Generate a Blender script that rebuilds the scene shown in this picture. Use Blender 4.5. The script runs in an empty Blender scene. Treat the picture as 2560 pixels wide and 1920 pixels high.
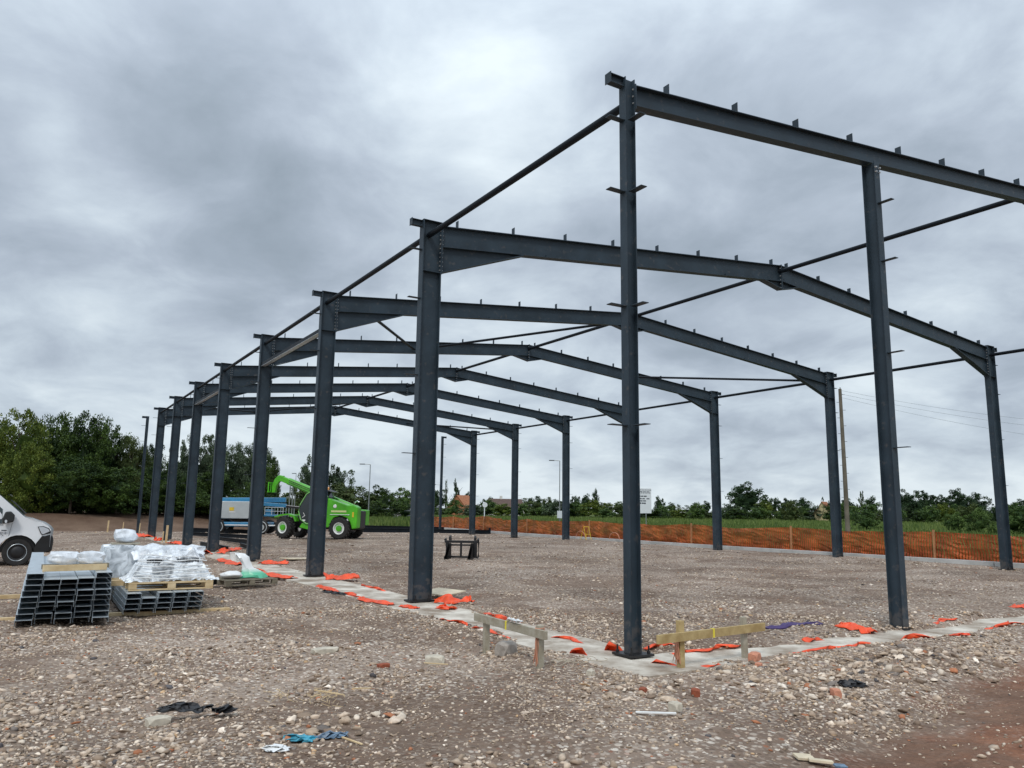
import bpy, bmesh, math, random
import numpy as np
from mathutils import Vector, Matrix, Euler
random.seed(7); rng = np.random.default_rng(11)
S = bpy.context.scene
COL = S.collection

# ------------------------------------------------------------------ camera
CAM = Vector((-6.3711, -7.6421, 1.6880))
RT = Vector((0.85108625, -0.52485482, 0.01340224))
UP = Vector((-0.0954628, -0.12959697, 0.98696073))
FW = Vector((0.51627421, 0.84126812, 0.16040231))
FPX = 1967.66                                        # focal length in px of the 2560 px wide photograph
cd = bpy.data.cameras.new('camera'); cam = bpy.data.objects.new('camera', cd); COL.objects.link(cam)
M4 = Matrix.Identity(4)
for i in range(3):
    M4[i][0] = RT[i]; M4[i][1] = UP[i]; M4[i][2] = -FW[i]; M4[i][3] = CAM[i]
cam.matrix_world = M4
cd.sensor_width = 36; cd.lens = 36 * FPX / 2560; cd.clip_start = .05; cd.clip_end = 6000
S.camera = cam

# ------------------------------------------------------------------ world, sun, exposure
SUN_EL, SUN_AZ = math.radians(48), math.radians(222)
w = bpy.data.worlds.new('World'); S.world = w; w.use_nodes = True
def build_world():
    nt = w.node_tree; N = nt.nodes; L = nt.links; N.clear()
    out = N.new('ShaderNodeOutputWorld')
    sky = N.new('ShaderNodeTexSky'); sky.sky_type = 'NISHITA'; sky.sun_disc = False
    sky.sun_elevation = SUN_EL; sky.sun_rotation = SUN_AZ
    b1 = N.new('ShaderNodeBackground'); b1.inputs[1].default_value = .08
    L.new(sky.outputs[0], b1.inputs[0])
    tc = N.new('ShaderNodeTexCoord')
    sep = N.new('ShaderNodeSeparateXYZ'); L.new(tc.outputs['Generated'], sep.inputs[0])
    def math_(op, a, b=None, c=None):
        m = N.new('ShaderNodeMath'); m.operation = op
        for i, v in enumerate((a, b, c)):
            if v is None: continue
            if isinstance(v, (int, float)): m.inputs[i].default_value = v
            else: L.new(v, m.inputs[i])
        return m.outputs[0]
    z = math_('MAXIMUM', sep.outputs[2], 0.0)
    zz = math_('ADD', z, .30)
    cx = math_('DIVIDE', sep.outputs[0], zz); cy = math_('DIVIDE', sep.outputs[1], zz)
    cmb = N.new('ShaderNodeCombineXYZ'); L.new(cx, cmb.inputs[0]); L.new(cy, cmb.inputs[1])
    def noise(scale, detail, rough, dist, off):
        mp = N.new('ShaderNodeMapping'); mp.inputs['Location'].default_value = off
        mp.inputs['Rotation'].default_value = (0, 0, .5); mp.inputs['Scale'].default_value = (1.0, .95, 1)
        L.new(cmb.outputs[0], mp.inputs[0])
        n = N.new('ShaderNodeTexNoise'); n.inputs['Scale'].default_value = scale
        n.inputs['Detail'].default_value = detail; n.inputs['Roughness'].default_value = rough
        n.inputs['Distortion'].default_value = dist; L.new(mp.outputs[0], n.inputs[0])
        return n.outputs[0]
    n1 = noise(1.15, 7, .48, .2, (3.1, 1.7, 0)); n2 = noise(3.8, 10, .56, .3, (7.3, 2.2, 0))
    v = math_('ADD', math_('MULTIPLY', n1, .6), math_('MULTIPLY', n2, .44))
    # broad bright breaks and dark banks of the cloud deck, placed by direction
    def blob(px, py, k, amp, v):
        d = (FW + RT * ((px - 1280) / FPX) - UP * ((py - 960) / FPX)).normalized()
        vm = N.new('ShaderNodeVectorMath'); vm.operation = 'DOT_PRODUCT'
        nn = N.new('ShaderNodeVectorMath'); nn.operation = 'NORMALIZE'; L.new(tc.outputs['Generated'], nn.inputs[0])
        L.new(nn.outputs[0], vm.inputs[0]); vm.inputs[1].default_value = d
        p = math_('POWER', math_('MAXIMUM', vm.outputs['Value'], 0.0), k)
        return math_('ADD', v, math_('MULTIPLY', p, amp))
    for b in ((1330, 40, 250, .05), (1150, 300, 200, .02), (60, 720, 110, .13), (650, 560, 110, -.07), (1250, 330, 200, .05), (350, 120, 70, .0),
              (2100, 250, 60, -.02), (2150, 980, 300, .07), (1500, 1200, 60, .05), (1750, 760, 160, -.07), (500, 870, 150, .06), (500, 300, 80, -.03), (2480, 720, 300, -.04)):
        v = blob(*b, v)
    hzb = N.new('ShaderNodeMapRange'); hzb.interpolation_type = 'SMOOTHSTEP'; hzb.inputs['From Min'].default_value = 0; hzb.inputs['From Max'].default_value = .17; hzb.inputs['To Min'].default_value = .10; hzb.inputs['To Max'].default_value = 0; L.new(z, hzb.inputs[0])
    v = math_('ADD', v, hzb.outputs[0]); v = math_('MULTIPLY_ADD', v, 1.24, -.108)
    cr = N.new('ShaderNodeValToRGB'); L.new(v, cr.inputs[0])
    e = cr.color_ramp.elements
    e[0].position = .30; e[0].color = (.30, .36, .425, 1)
    e[1].position = .74; e[1].color = (.78, .87, .93, 1)
    for p_, c_ in ((.42, (.375, .44, .52, 1)), (.51, (.46, .53, .62, 1)), (.61, (.59, .675, .76, 1))):
        x = e.new(p_); x.color = c_
    # brighter towards the zenith, as under any overcast sky
    zb = math_('ADD', math_('MULTIPLY', math_('POWER', z, 3.0), 1.6), 1.0)
    b2 = N.new('ShaderNodeBackground'); L.new(cr.outputs[0], b2.inputs[0]); L.new(zb, b2.inputs[1])
    mx = N.new('ShaderNodeMixShader'); mx.inputs[0].default_value = .93
    L.new(b1.outputs[0], mx.inputs[1]); L.new(b2.outputs[0], mx.inputs[2]); L.new(mx.outputs[0], out.inputs[0])
build_world()
sl = bpy.data.lights.new('sun', 'SUN'); sl.energy = 1.5; sl.angle = math.radians(14); sl.color = (1, .96, .9)
so = bpy.data.objects.new('sun', sl); COL.objects.link(so)
sd = Vector((math.sin(SUN_AZ) * math.cos(SUN_EL), math.cos(SUN_AZ) * math.cos(SUN_EL), math.sin(SUN_EL)))
so.rotation_euler = sd.to_track_quat('Z', 'Y').to_euler(); so.location = (0, 0, 30)
vs = S.view_settings; vs.view_transform = 'Standard'; vs.look = 'None'; vs.exposure = 0.0; vs.gamma = 1; vs.use_curve_mapping = False
S.render.engine = 'CYCLES'

# ------------------------------------------------------------------ helpers
def dirpx(u, v): return FW + RT * ((u - 1280) / FPX) - UP * ((v - 960) / FPX)
def G(u, v, z=0.0):                                   # where a sight line meets the level z
    d = dirpx(u, v); t = (z - CAM.z) / d.z; return CAM + d * t
def D(u, dist, z=0.0):                                # a bearing and a distance give a plan position
    d = dirpx(u, 1280); h = math.hypot(d.x, d.y); return Vector((CAM.x + d.x / h * dist, CAM.y + d.y / h * dist, z))
def zat(u, v, dist):                                  # height reached by a sight line at that distance
    d = dirpx(u, v); h = math.hypot(d.x, d.y); return CAM.z + d.z / h * dist

def hash2(ix, iy, s):
    n = (ix.astype(np.int64) * 374761393 + iy.astype(np.int64) * 668265263 + s * 1442695041) & 0x7fffffff
    n = ((n ^ (n >> 13)) * 1274126177) & 0x7fffffff
    return ((n ^ (n >> 16)) & 0xffff) / 65535.0
def vnoise(x, y, sc, s=0):
    x = np.asarray(x, float) / sc; y = np.asarray(y, float) / sc
    ix = np.floor(x); iy = np.floor(y); fx = x - ix; fy = y - iy
    fx = fx * fx * (3 - 2 * fx); fy = fy * fy * (3 - 2 * fy)
    a = hash2(ix, iy, s); b = hash2(ix + 1, iy, s); c = hash2(ix, iy + 1, s); d = hash2(ix + 1, iy + 1, s)
    return (a * (1 - fx) + b * fx) * (1 - fy) + (c * (1 - fx) + d * fx) * fy - .5
def sstep(a, b, x): t = np.clip((x - a) / (b - a), 0, 1); return t * t * (3 - 2 * t)
def kerb_x(y): return np.interp(y, [-40, -6, 10, 20, 32, 45, 60, 90], [21.6, 21.7, 21.85, 22.1, 22.9, 24.2, 26.2, 31])
VANP = D(45, 25.0)
def strip_in(x, y):                                   # 1 inside the two foundation strips
    n = vnoise(x, y, 1.3, 15) * .34 + vnoise(x, y, .5, 5) * .26 + vnoise(x, y, .16, 6) * .12
    a = sstep(-.56, -.44, x + n) * (1 - sstep(.24, .36, x + n)) * sstep(-1.0, -.8, y) * (1 - sstep(47, 48.5, y))
    b = sstep(-.86, -.74, y + n) * (1 - sstep(-.24, -.12, y + n)) * sstep(-.45, -.2, x) * (1 - sstep(20.5, 21, x))
    return np.maximum(a, b)
def H(x, y):
    x = np.asarray(x, float); y = np.asarray(y, float)
    near = 1 - sstep(40, 75, np.hypot(x + 6, y + 7))
    h = (.11 * vnoise(x, y, 3.1, 1) + .075 * vnoise(x, y, 1.1, 2) + .045 * vnoise(x, y, .42, 3) + .02 * vnoise(x, y, .2, 30)) * near
    h = h + .05 * near * vnoise(x, y, 9, 4)
    # spoil heaped a little beside the strips, on the camera side
    d1 = np.abs(x + 1.15) ; h = h + .07 * np.exp(-(d1 / .33) ** 2) * sstep(-1.2, 0, y) * (1 - sstep(30, 40, y)) * (.6 + vnoise(x, y, .9, 8))
    d2 = np.abs(y + 1.35); h = h + .08 * np.exp(-(d2 / .33) ** 2) * sstep(-.6, .4, x) * (1 - sstep(18, 20, x)) * (.6 + vnoise(x, y, .9, 9))
    d3 = y - (.27 * x - 3.33); h = h + .12 * np.exp(-((d3 - .65) / .38) ** 2) * sstep(-2.5, -.5, x) * (1 - sstep(2.8, 4.2, x)) * (.75 + vnoise(x, y, .8, 33)) - .05 * (1 - sstep(-.2, .3, d3)) * sstep(-2.5, -.5, x)
    s = strip_in(x, y); h = h * (1 - s) - .06 * s
    h = h + .06 * sstep(8, 20, x) * near
    h = h + .0 * np.exp(-(((x - VANP.x) / 5) ** 2 + ((y - VANP.y) / 4) ** 2))
    # verge behind the kerb
    kx = kerb_x(y); v = sstep(.15, .6, x - kx); h = h * (1 - v) + v * (.16 + .1 * vnoise(x, y, 4, 12))
    # earth bank at the back left
    yb = 54.0 + np.clip((x + 2) * .28, -4, 6) + 1.2 * vnoise(x, y, 9, 13)
    bank = sstep(yb, yb + 4.0, y) * (1 - sstep(11.5, 15.5, x)) * (1 - sstep(80, 95, y)) * sstep(-75, -60, x)
    h = h + bank * (1.14 + .10 * vnoise(x, y, 4, 14))
    return h
def hz(x, y): return float(H(np.array([x]), np.array([y]))[0])

def tag(o, label=None, cat=None, group=None, kind=None):
    if label: o['label'] = label
    if cat: o['category'] = cat
    if group: o['group'] = group
    if kind: o['kind'] = kind
    return o
def wloc(o):
    v = Vector((0, 0, 0))
    while o is not None: v = v + o.location; o = o.parent
    return v
def empty(name, loc, rz=0.0, label=None, cat=None, group=None):
    o = bpy.data.objects.new(name, None); o.empty_display_size = .2; COL.objects.link(o); o.location = loc; o.rotation_euler = (0, 0, rz)
    return tag(o, label, cat, group)
class MB:
    def __init__(s): s.v = []; s.f = []
    def add(s, vs_, fs): b = len(s.v); s.v += [tuple(v) for v in vs_]; s.f += [tuple(b + i for i in f) for f in fs]; return s
    def box(s, c, sz, R=None):
        hx, hy, h_ = sz[0] / 2, sz[1] / 2, sz[2] / 2
        vs_ = [Vector((a * hx, b * hy, d * h_)) for d in (-1, 1) for b in (-1, 1) for a in (-1, 1)]
        if R is not None: vs_ = [R @ v for v in vs_]
        c = Vector(c); vs_ = [v + c for v in vs_]
        return s.add(vs_, [(0, 2, 3, 1), (4, 5, 7, 6), (0, 1, 5, 4), (2, 6, 7, 3), (0, 4, 6, 2), (1, 3, 7, 5)])
    def prism(s, poly, ax, a0, a1):                   # poly in the plane normal to axis ax, extruded a0..a1
        def P(p, a):
            return {'x': (a, p[0], p[1]), 'y': (p[0], a, p[1]), 'z': (p[0], p[1], a)}[ax]
        n = len(poly); vs_ = [P(p, a0) for p in poly] + [P(p, a1) for p in poly]
        fs = [tuple(range(n))[::-1], tuple(range(n, 2 * n))] + [(i, (i + 1) % n, n + (i + 1) % n, n + i) for i in range(n)]
        return s.add(vs_, fs)
    def sweep(s, poly, p0, p1, up=(0, 0, 1), cap=True): # 2-D section (side, up) swept from p0 to p1
        p0 = Vector(p0); p1 = Vector(p1); t = (p1 - p0).normalized(); u = Vector(up); side = t.cross(u).normalized(); u = side.cross(t)
        n = len(poly); vs_ = [p + side * a + u * b for p in (p0, p1) for a, b in poly]
        fs = [(i, (i + 1) % n, n + (i + 1) % n, n + i) for i in range(n)]
        if cap: fs += [tuple(range(n))[::-1], tuple(range(n, 2 * n))]
        return s.add(vs_, fs)
    def tube(s, pts, r, n=10, cap=True):
        pts = [Vector(p) for p in pts]; rs = r if isinstance(r, (list, tuple)) else [r] * len(pts); rings = []
        for i, p in enumerate(pts):
            t = (pts[min(i + 1, len(pts) - 1)] - pts[max(i - 1, 0)]).normalized()
            a = t.cross(Vector((0, 0, 1)));
            if a.length < 1e-3: a = t.cross(Vector((1, 0, 0)))
            a.normalize(); b = a.cross(t)
            rings.append([p + (a * math.cos(q * 2 * math.pi / n) + b * math.sin(q * 2 * math.pi / n)) * rs[i] for q in range(n)])
        vs_ = [v for r_ in rings for v in r_]; fs = []
        for i in range(len(pts) - 1):
            for q in range(n): fs.append((i * n + q, i * n + (q + 1) % n, (i + 1) * n + (q + 1) % n, (i + 1) * n + q))
        if cap: fs += [tuple(range(n))[::-1], tuple(range(len(vs_) - n, len(vs_)))]
        return s.add(vs_, fs)
    def lathe(s, prof, c, ax, n=24):                  # prof: (radius, along axis)
        c = Vector(c); ax = Vector(ax).normalized(); a = ax.cross(Vector((0, 0, 1)))
        if a.length < 1e-3: a = ax.cross(Vector((1, 0, 0)))
        a.normalize(); b = a.cross(ax); vs_ = []
        for r, t in prof:
            for q in range(n): th = q * 2 * math.pi / n; vs_.append(c + ax * t + (a * math.cos(th) + b * math.sin(th)) * r)
        fs = [(i * n + q, i * n + (q + 1) % n, (i + 1) * n + (q + 1) % n, (i + 1) * n + q) for i in range(len(prof) - 1) for q in range(n)]
        return s.add(vs_, fs)
    def mesh(s, name, mat, smooth=False):
        me = bpy.data.meshes.new(name); me.from_pydata(s.v, [], s.f); me.validate()
        bm = bmesh.new(); bm.from_mesh(me); bmesh.ops.recalc_face_normals(bm, faces=bm.faces); bm.to_mesh(me); bm.free()
        if mat: me.materials.append(mat)
        if smooth:
            me.polygons.foreach_set('use_smooth', [True] * len(me.polygons))
            try: me.set_sharp_from_angle(angle=math.radians(40))
            except Exception: pass
        return me
    def build(s, name, mat, parent=None, local=False, smooth=False, bevel=0, seg=2):
        o = bpy.data.objects.new(name, s.mesh(name, mat, smooth)); COL.objects.link(o)
        if parent is not None:
            o.parent = parent
            if not local: o.location = -wloc(parent)
        if bevel:
            m = o.modifiers.new('bevel', 'BEVEL'); m.width = bevel; m.segments = seg; m.limit_method = 'ANGLE'; m.angle_limit = math.radians(35)
        return o
def at_base(mb, name, mat, base, smooth=False, bevel=0):  # single-mesh thing whose origin is its base
    b = Vector(base); mb.v = [tuple(Vector(v) - b) for v in mb.v]
    o = mb.build(name, mat, smooth=smooth, bevel=bevel); o.location = b; return o
def copy_tree(o, parent=None):
    c = o.copy(); COL.objects.link(c); c.parent = parent
    for ch in list(o.children): copy_tree(ch, c)
    return c
def Isec(dep, wid, tf=.014, tw=.009):                 # closed outline, depth along 'up'
    a, b, c, d = wid / 2, dep / 2, dep / 2 - tf, tw / 2
    return [(-a, -b), (a, -b), (a, -c), (d, -c), (d, c), (a, c), (a, b), (-a, b), (-a, c), (-d, c), (-d, -c), (-a, -c)]

# ------------------------------------------------------------------ materials
def mat(name, col=(.5, .5, .5), rough=.6, metal=0.0, var=0.0, vscale=3.0, bump=0.0, bscale=40.0, spec=None, coat=0.0, trans=0.0, alpha=None, col2=None, detail=6, attr=None, subs=0):
    m = bpy.data.materials.new(name); m.use_nodes = True; nt = m.node_tree; N = nt.nodes; L = nt.links
    b = N['Principled BSDF']; b.inputs['Roughness'].default_value = rough; b.inputs['Metallic'].default_value = metal
    b.inputs['Base Color'].default_value = (*col, 1)
    if spec is not None: b.inputs['Specular IOR Level'].default_value = spec
    if coat: b.inputs['Coat Weight'].default_value = coat; b.inputs['Coat Roughness'].default_value = .15
    if trans: b.inputs['Transmission Weight'].default_value = trans
    if alpha is not None: b.inputs['Alpha'].default_value = alpha
    tc = N.new('ShaderNodeTexCoord')
    if var or col2:
        n = N.new('ShaderNodeTexNoise'); n.inputs['Scale'].default_value = vscale; n.inputs['Detail'].default_value = detail; n.inputs['Roughness'].default_value = .6
        L.new(tc.outputs['Object'], n.inputs[0])
        r = N.new('ShaderNodeValToRGB'); L.new(n.outputs[0], r.inputs[0])
        c2 = col2 or tuple(min(1, c * (1 + var)) for c in col); c1 = col if col2 else tuple(c * (1 - var) for c in col)
        r.color_ramp.elements[0].position = .36; r.color_ramp.elements[0].color = (*c1, 1)
        r.color_ramp.elements[1].position = .64; r.color_ramp.elements[1].color = (*c2, 1)
        L.new(r.outputs[0], b.inputs['Base Color'])
        rr = N.new('ShaderNodeMapRange'); rr.inputs['To Min'].default_value = max(.05, rough - .1); rr.inputs['To Max'].default_value = min(1, rough + .12)
        L.new(n.outputs[0], rr.inputs[0]); L.new(rr.outputs[0], b.inputs['Roughness'])
    if bump:
        n = N.new('ShaderNodeTexNoise'); n.inputs['Scale'].default_value = bscale; n.inputs['Detail'].default_value = 5
        L.new(tc.outputs['Object'], n.inputs[0]); bp = N.new('ShaderNodeBump'); bp.inputs['Strength'].default_value = bump; bp.inputs['Distance'].default_value = .02
        L.new(n.outputs[0], bp.inputs['Height']); L.new(bp.outputs[0], b.inputs['Normal'])
    return m
STEEL = mat('painted_steel', (.027, .043, .058), .48, var=.22, vscale=1.6, bump=.04, bscale=6, spec=.32, detail=9)
def mud(m):
    nt = m.node_tree; N = nt.nodes; L = nt.links; b = N['Principled BSDF']; src = b.inputs['Base Color'].links[0].from_socket
    g = N.new('ShaderNodeNewGeometry'); sp = N.new('ShaderNodeSeparateXYZ'); L.new(g.outputs['Position'], sp.inputs[0])
    n = N.new('ShaderNodeTexNoise'); n.inputs['Scale'].default_value = 9; n.inputs['Detail'].default_value = 8; L.new(g.outputs['Position'], n.inputs[0])
    a = N.new('ShaderNodeMapRange'); a.inputs['From Min'].default_value = .05; a.inputs['From Max'].default_value = .6; a.inputs['To Min'].default_value = .16; a.inputs['To Max'].default_value = -.08; L.new(sp.outputs[2], a.inputs[0])
    s_ = N.new('ShaderNodeMath'); L.new(a.outputs[0], s_.inputs[0]); L.new(n.outputs[0], s_.inputs[1])
    r = N.new('ShaderNodeMapRange'); r.inputs['From Min'].default_value = .52; r.inputs['From Max'].default_value = .66; r.inputs['To Max'].default_value = .22; L.new(s_.outputs[0], r.inputs[0])
    n2 = N.new('ShaderNodeTexNoise'); n2.inputs['Scale'].default_value = 2.2; n2.inputs['Detail'].default_value = 10; n2.inputs['Roughness'].default_value = .75; L.new(g.outputs['Position'], n2.inputs[0])
    r2 = N.new('ShaderNodeMapRange'); r2.inputs['From Min'].default_value = .60; r2.inputs['From Max'].default_value = .72; r2.inputs['To Max'].default_value = .035; L.new(n2.outputs[0], r2.inputs[0])
    mx = N.new('ShaderNodeMath'); mx.operation = 'MAXIMUM'; L.new(r.outputs[0], mx.inputs[0]); L.new(r2.outputs[0], mx.inputs[1])
    c = N.new('ShaderNodeMix'); c.data_type = 'RGBA'; L.new(mx.outputs[0], c.inputs[0]); L.new(src, c.inputs[6]); c.inputs[7].default_value = (.26, .21, .17, 1); L.new(c.outputs[2], b.inputs['Base Color'])
mud(STEEL)
STEEL2 = mat('painted_steel_ties', (.009, .013, .018), .5, var=.15, vscale=3, spec=.15)
BOLT = mat('zinc_bolt', (.62, .63, .62), .35, .6)
GALV = mat('galvanised', (.50, .56, .60), .36, .45, var=.12, vscale=9, bump=.02, bscale=20)
GALVD = mat('galvanised_edge', (.42, .47, .50), .38, .7, var=.2, vscale=5)
DARK = mat('dark_paint', (.012, .012, .013), .45, var=.3, vscale=6)
BLACKP = mat('black_plastic', (.016, .017, .018), .5)
RUBBER = mat('rubber', (.022, .021, .020), .85, var=.3, vscale=8, bump=.2, bscale=30)
WOODG = mat('weathered_timber', (.30, .26, .19), .75, col2=(.42, .39, .31), vscale=9, bump=.25, bscale=50)
WOODY = mat('treated_timber', (.36, .25, .10), .7, col2=(.50, .38, .18), vscale=8, bump=.2, bscale=50)
WOODN = mat('new_timber', (.52, .37, .19), .7, col2=(.66, .51, .30), vscale=6, bump=.15, bscale=40)
WOODO = mat('old_pallet_timber', (.14, .12, .085), .85, col2=(.25, .22, .16), vscale=7, bump=.3, bscale=40)
PLY = mat('plywood', (.62, .53, .38), .7, var=.12, vscale=6)
CONC = mat('concrete', (.27, .21, .155), .9, col2=(.68, .63, .54), vscale=1.7, bump=.5, bscale=25, detail=12)
CONCK = mat('kerb_concrete', (.42, .425, .41), .85, col2=(.56, .56, .54), vscale=1.5, bump=.1, bscale=20, detail=8)
ORANGE = mat('orange_sheet', (.82, .085, .018), .42, var=.18, vscale=5, bump=.3, bscale=18)
STRING = mat('orange_string', (.52, .24, .15), .8)
TAN = mat('pale_string', (.46, .40, .31), .9)
WRAP = mat('plastic_wrap', (.82, .86, .90), .32, var=.1, vscale=3, bump=.7, bscale=9, alpha=.80)
WRAP2 = mat('plastic_wrap_thin', (.84, .88, .92), .30, var=.1, vscale=3, bump=.8, bscale=7, alpha=.46)
WHITEP = mat('white_plastic', (.78, .79, .78), .45, var=.05, bump=.15, bscale=12)
BLUEP = mat('blue_plastic', (.06, .33, .44), .45, var=.3, vscale=12, bump=.3)
BLUEG = mat('grey_blue_plastic', (.13, .20, .28), .4, var=.3, vscale=12, bump=.4)
BLACKC = mat('black_sheet', (.018, .018, .02), .5, bump=.4, bscale=14)
PURPLE = mat('purple_strap', (.06, .035, .13), .5)
VANW = mat('van_white_paint', (.74, .76, .78), .22, coat=.6, var=.02, vscale=2)
GLASS = mat('dark_glass', (.03, .045, .05), .08, spec=.7)
CHROME = mat('chrome', (.75, .76, .78), .15, 1.0)
LENS = mat('lamp_lens', (.62, .66, .70), .08, spec=.8)
GREEN = mat('green_machine_paint', (.075, .42, .010), .36, var=.25, vscale=1.1, coat=.2)
GREEND = mat('dark_green_paint', (.02, .13, .01), .4, var=.2, vscale=3)
LBLUE = mat('lift_blue_paint', (.03, .20, .37), .38, var=.15, vscale=2)
LGREY = mat('lift_grey_cover', (.47, .51, .52), .45, var=.06, vscale=2)
YELLOW = mat('yellow_paint', (.75, .52, .03), .45, var=.1)
POLEM = mat('wooden_pole', (.15, .13, .10), .9, var=.25, vscale=1.5, bump=.2, bscale=10)
LAMPM = mat('lamp_column', (.30, .32, .32), .45, .6)
LAMPD = mat('lamp_column_dark', (.05, .055, .06), .5)
WHITEM = mat('white_board', (.72, .75, .78), .5)
INK = mat('ink', (.04, .05, .07), .6)
BRICK = mat('brickwork', (.30, .10, .045), .85, col2=(.40, .17, .08), vscale=14, bump=.2, bscale=30)
ROOFT = mat('roof_tiles_brown', (.10, .062, .05), .8, var=.25, vscale=3, bump=.3, bscale=8)
ROOFO = mat('roof_tiles_orange', (.33, .13, .06), .8, var=.22, vscale=2, bump=.3, bscale=8)
RENDER = mat('white_render', (.72, .70, .66), .85, var=.05)
RENDY = mat('cream_render', (.50, .42, .24), .85, var=.08)

def patchy(m, lo, hi, sc):
    nt = m.node_tree; N = nt.nodes; L = nt.links; tc = N.new('ShaderNodeTexCoord'); n = N.new('ShaderNodeTexNoise'); n.inputs['Scale'].default_value = sc; n.inputs['Detail'].default_value = 5; n.inputs['Distortion'].default_value = 1.2
    L.new(tc.outputs['Object'], n.inputs[0]); r = N.new('ShaderNodeMapRange'); r.inputs['From Min'].default_value = .38; r.inputs['From Max'].default_value = .60; r.inputs['To Min'].default_value = lo; r.inputs['To Max'].default_value = hi
    L.new(n.outputs[0], r.inputs[0]); L.new(r.outputs[0], N['Principled BSDF'].inputs['Alpha'])
patchy(WRAP2, .30, .98, 4.5); patchy(WRAP, .65, 1.0, 5)
def foliage(name, c1, c2, scale=.6):
    m = bpy.data.materials.new(name); m.use_nodes = True; nt = m.node_tree; N = nt.nodes; L = nt.links
    b = N['Principled BSDF']; b.inputs['Roughness'].default_value = .62; b.inputs['Specular IOR Level'].default_value = .25
    g = N.new('ShaderNodeNewGeometry'); n = N.new('ShaderNodeTexNoise'); n.inputs['Scale'].default_value = scale; n.inputs['Detail'].default_value = 3
    L.new(g.outputs['Position'], n.inputs[0])
    r = N.new('ShaderNodeValToRGB'); r.color_ramp.elements[0].position = .35; r.color_ramp.elements[0].color = (*c1, 1); r.color_ramp.elements[1].position = .68; r.color_ramp.elements[1].color = (*c2, 1)
    ad = N.new('ShaderNodeMath'); ad.operation = 'MULTIPLY_ADD'; ad.inputs[1].default_value = .35; ad.inputs[2].default_value = -.17
    L.new(g.outputs['Random Per Island'], ad.inputs[0]); a2 = N.new('ShaderNodeMath'); L.new(ad.outputs[0], a2.inputs[0]); L.new(n.outputs[0], a2.inputs[1])
    L.new(a2.outputs[0], r.inputs[0]); L.new(r.outputs[0], b.inputs['Base Color'])
    t = N.new('ShaderNodeBsdfTranslucent'); L.new(r.outputs[0], t.inputs[0])
    mx = N.new('ShaderNodeMixShader'); mx.inputs[0].default_value = .18; L.new(b.outputs[0], mx.inputs[1]); L.new(t.outputs[0], mx.inputs[2])
    L.new(mx.outputs[0], N['Material Output'].inputs[0]); return m
FOL = {'dark': foliage('foliage_dark', (.012, .032, .007), (.075, .125, .022)),  # shadows and highlights among the leaves are painted into the two tones
       'yellow': foliage('foliage_yellow_green', (.05, .085, .012), (.16, .20, .03)),
       'grey': foliage('foliage_grey_green', (.035, .06, .030), (.12, .16, .09)),
       'olive': foliage('foliage_olive', (.038, .062, .018), (.11, .14, .042)),
       'hedge': foliage('foliage_hedge', (.036, .075, .020), (.12, .19, .045)),
       'deep': foliage('foliage_deep', (.014, .034, .014), (.050, .092, .032)),
       'grass': foliage('grass_blades', (.06, .108, .022), (.17, .22, .06), .3)}
BARK = mat('bark', (.07, .055, .04), .9, var=.3, vscale=5)

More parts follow.
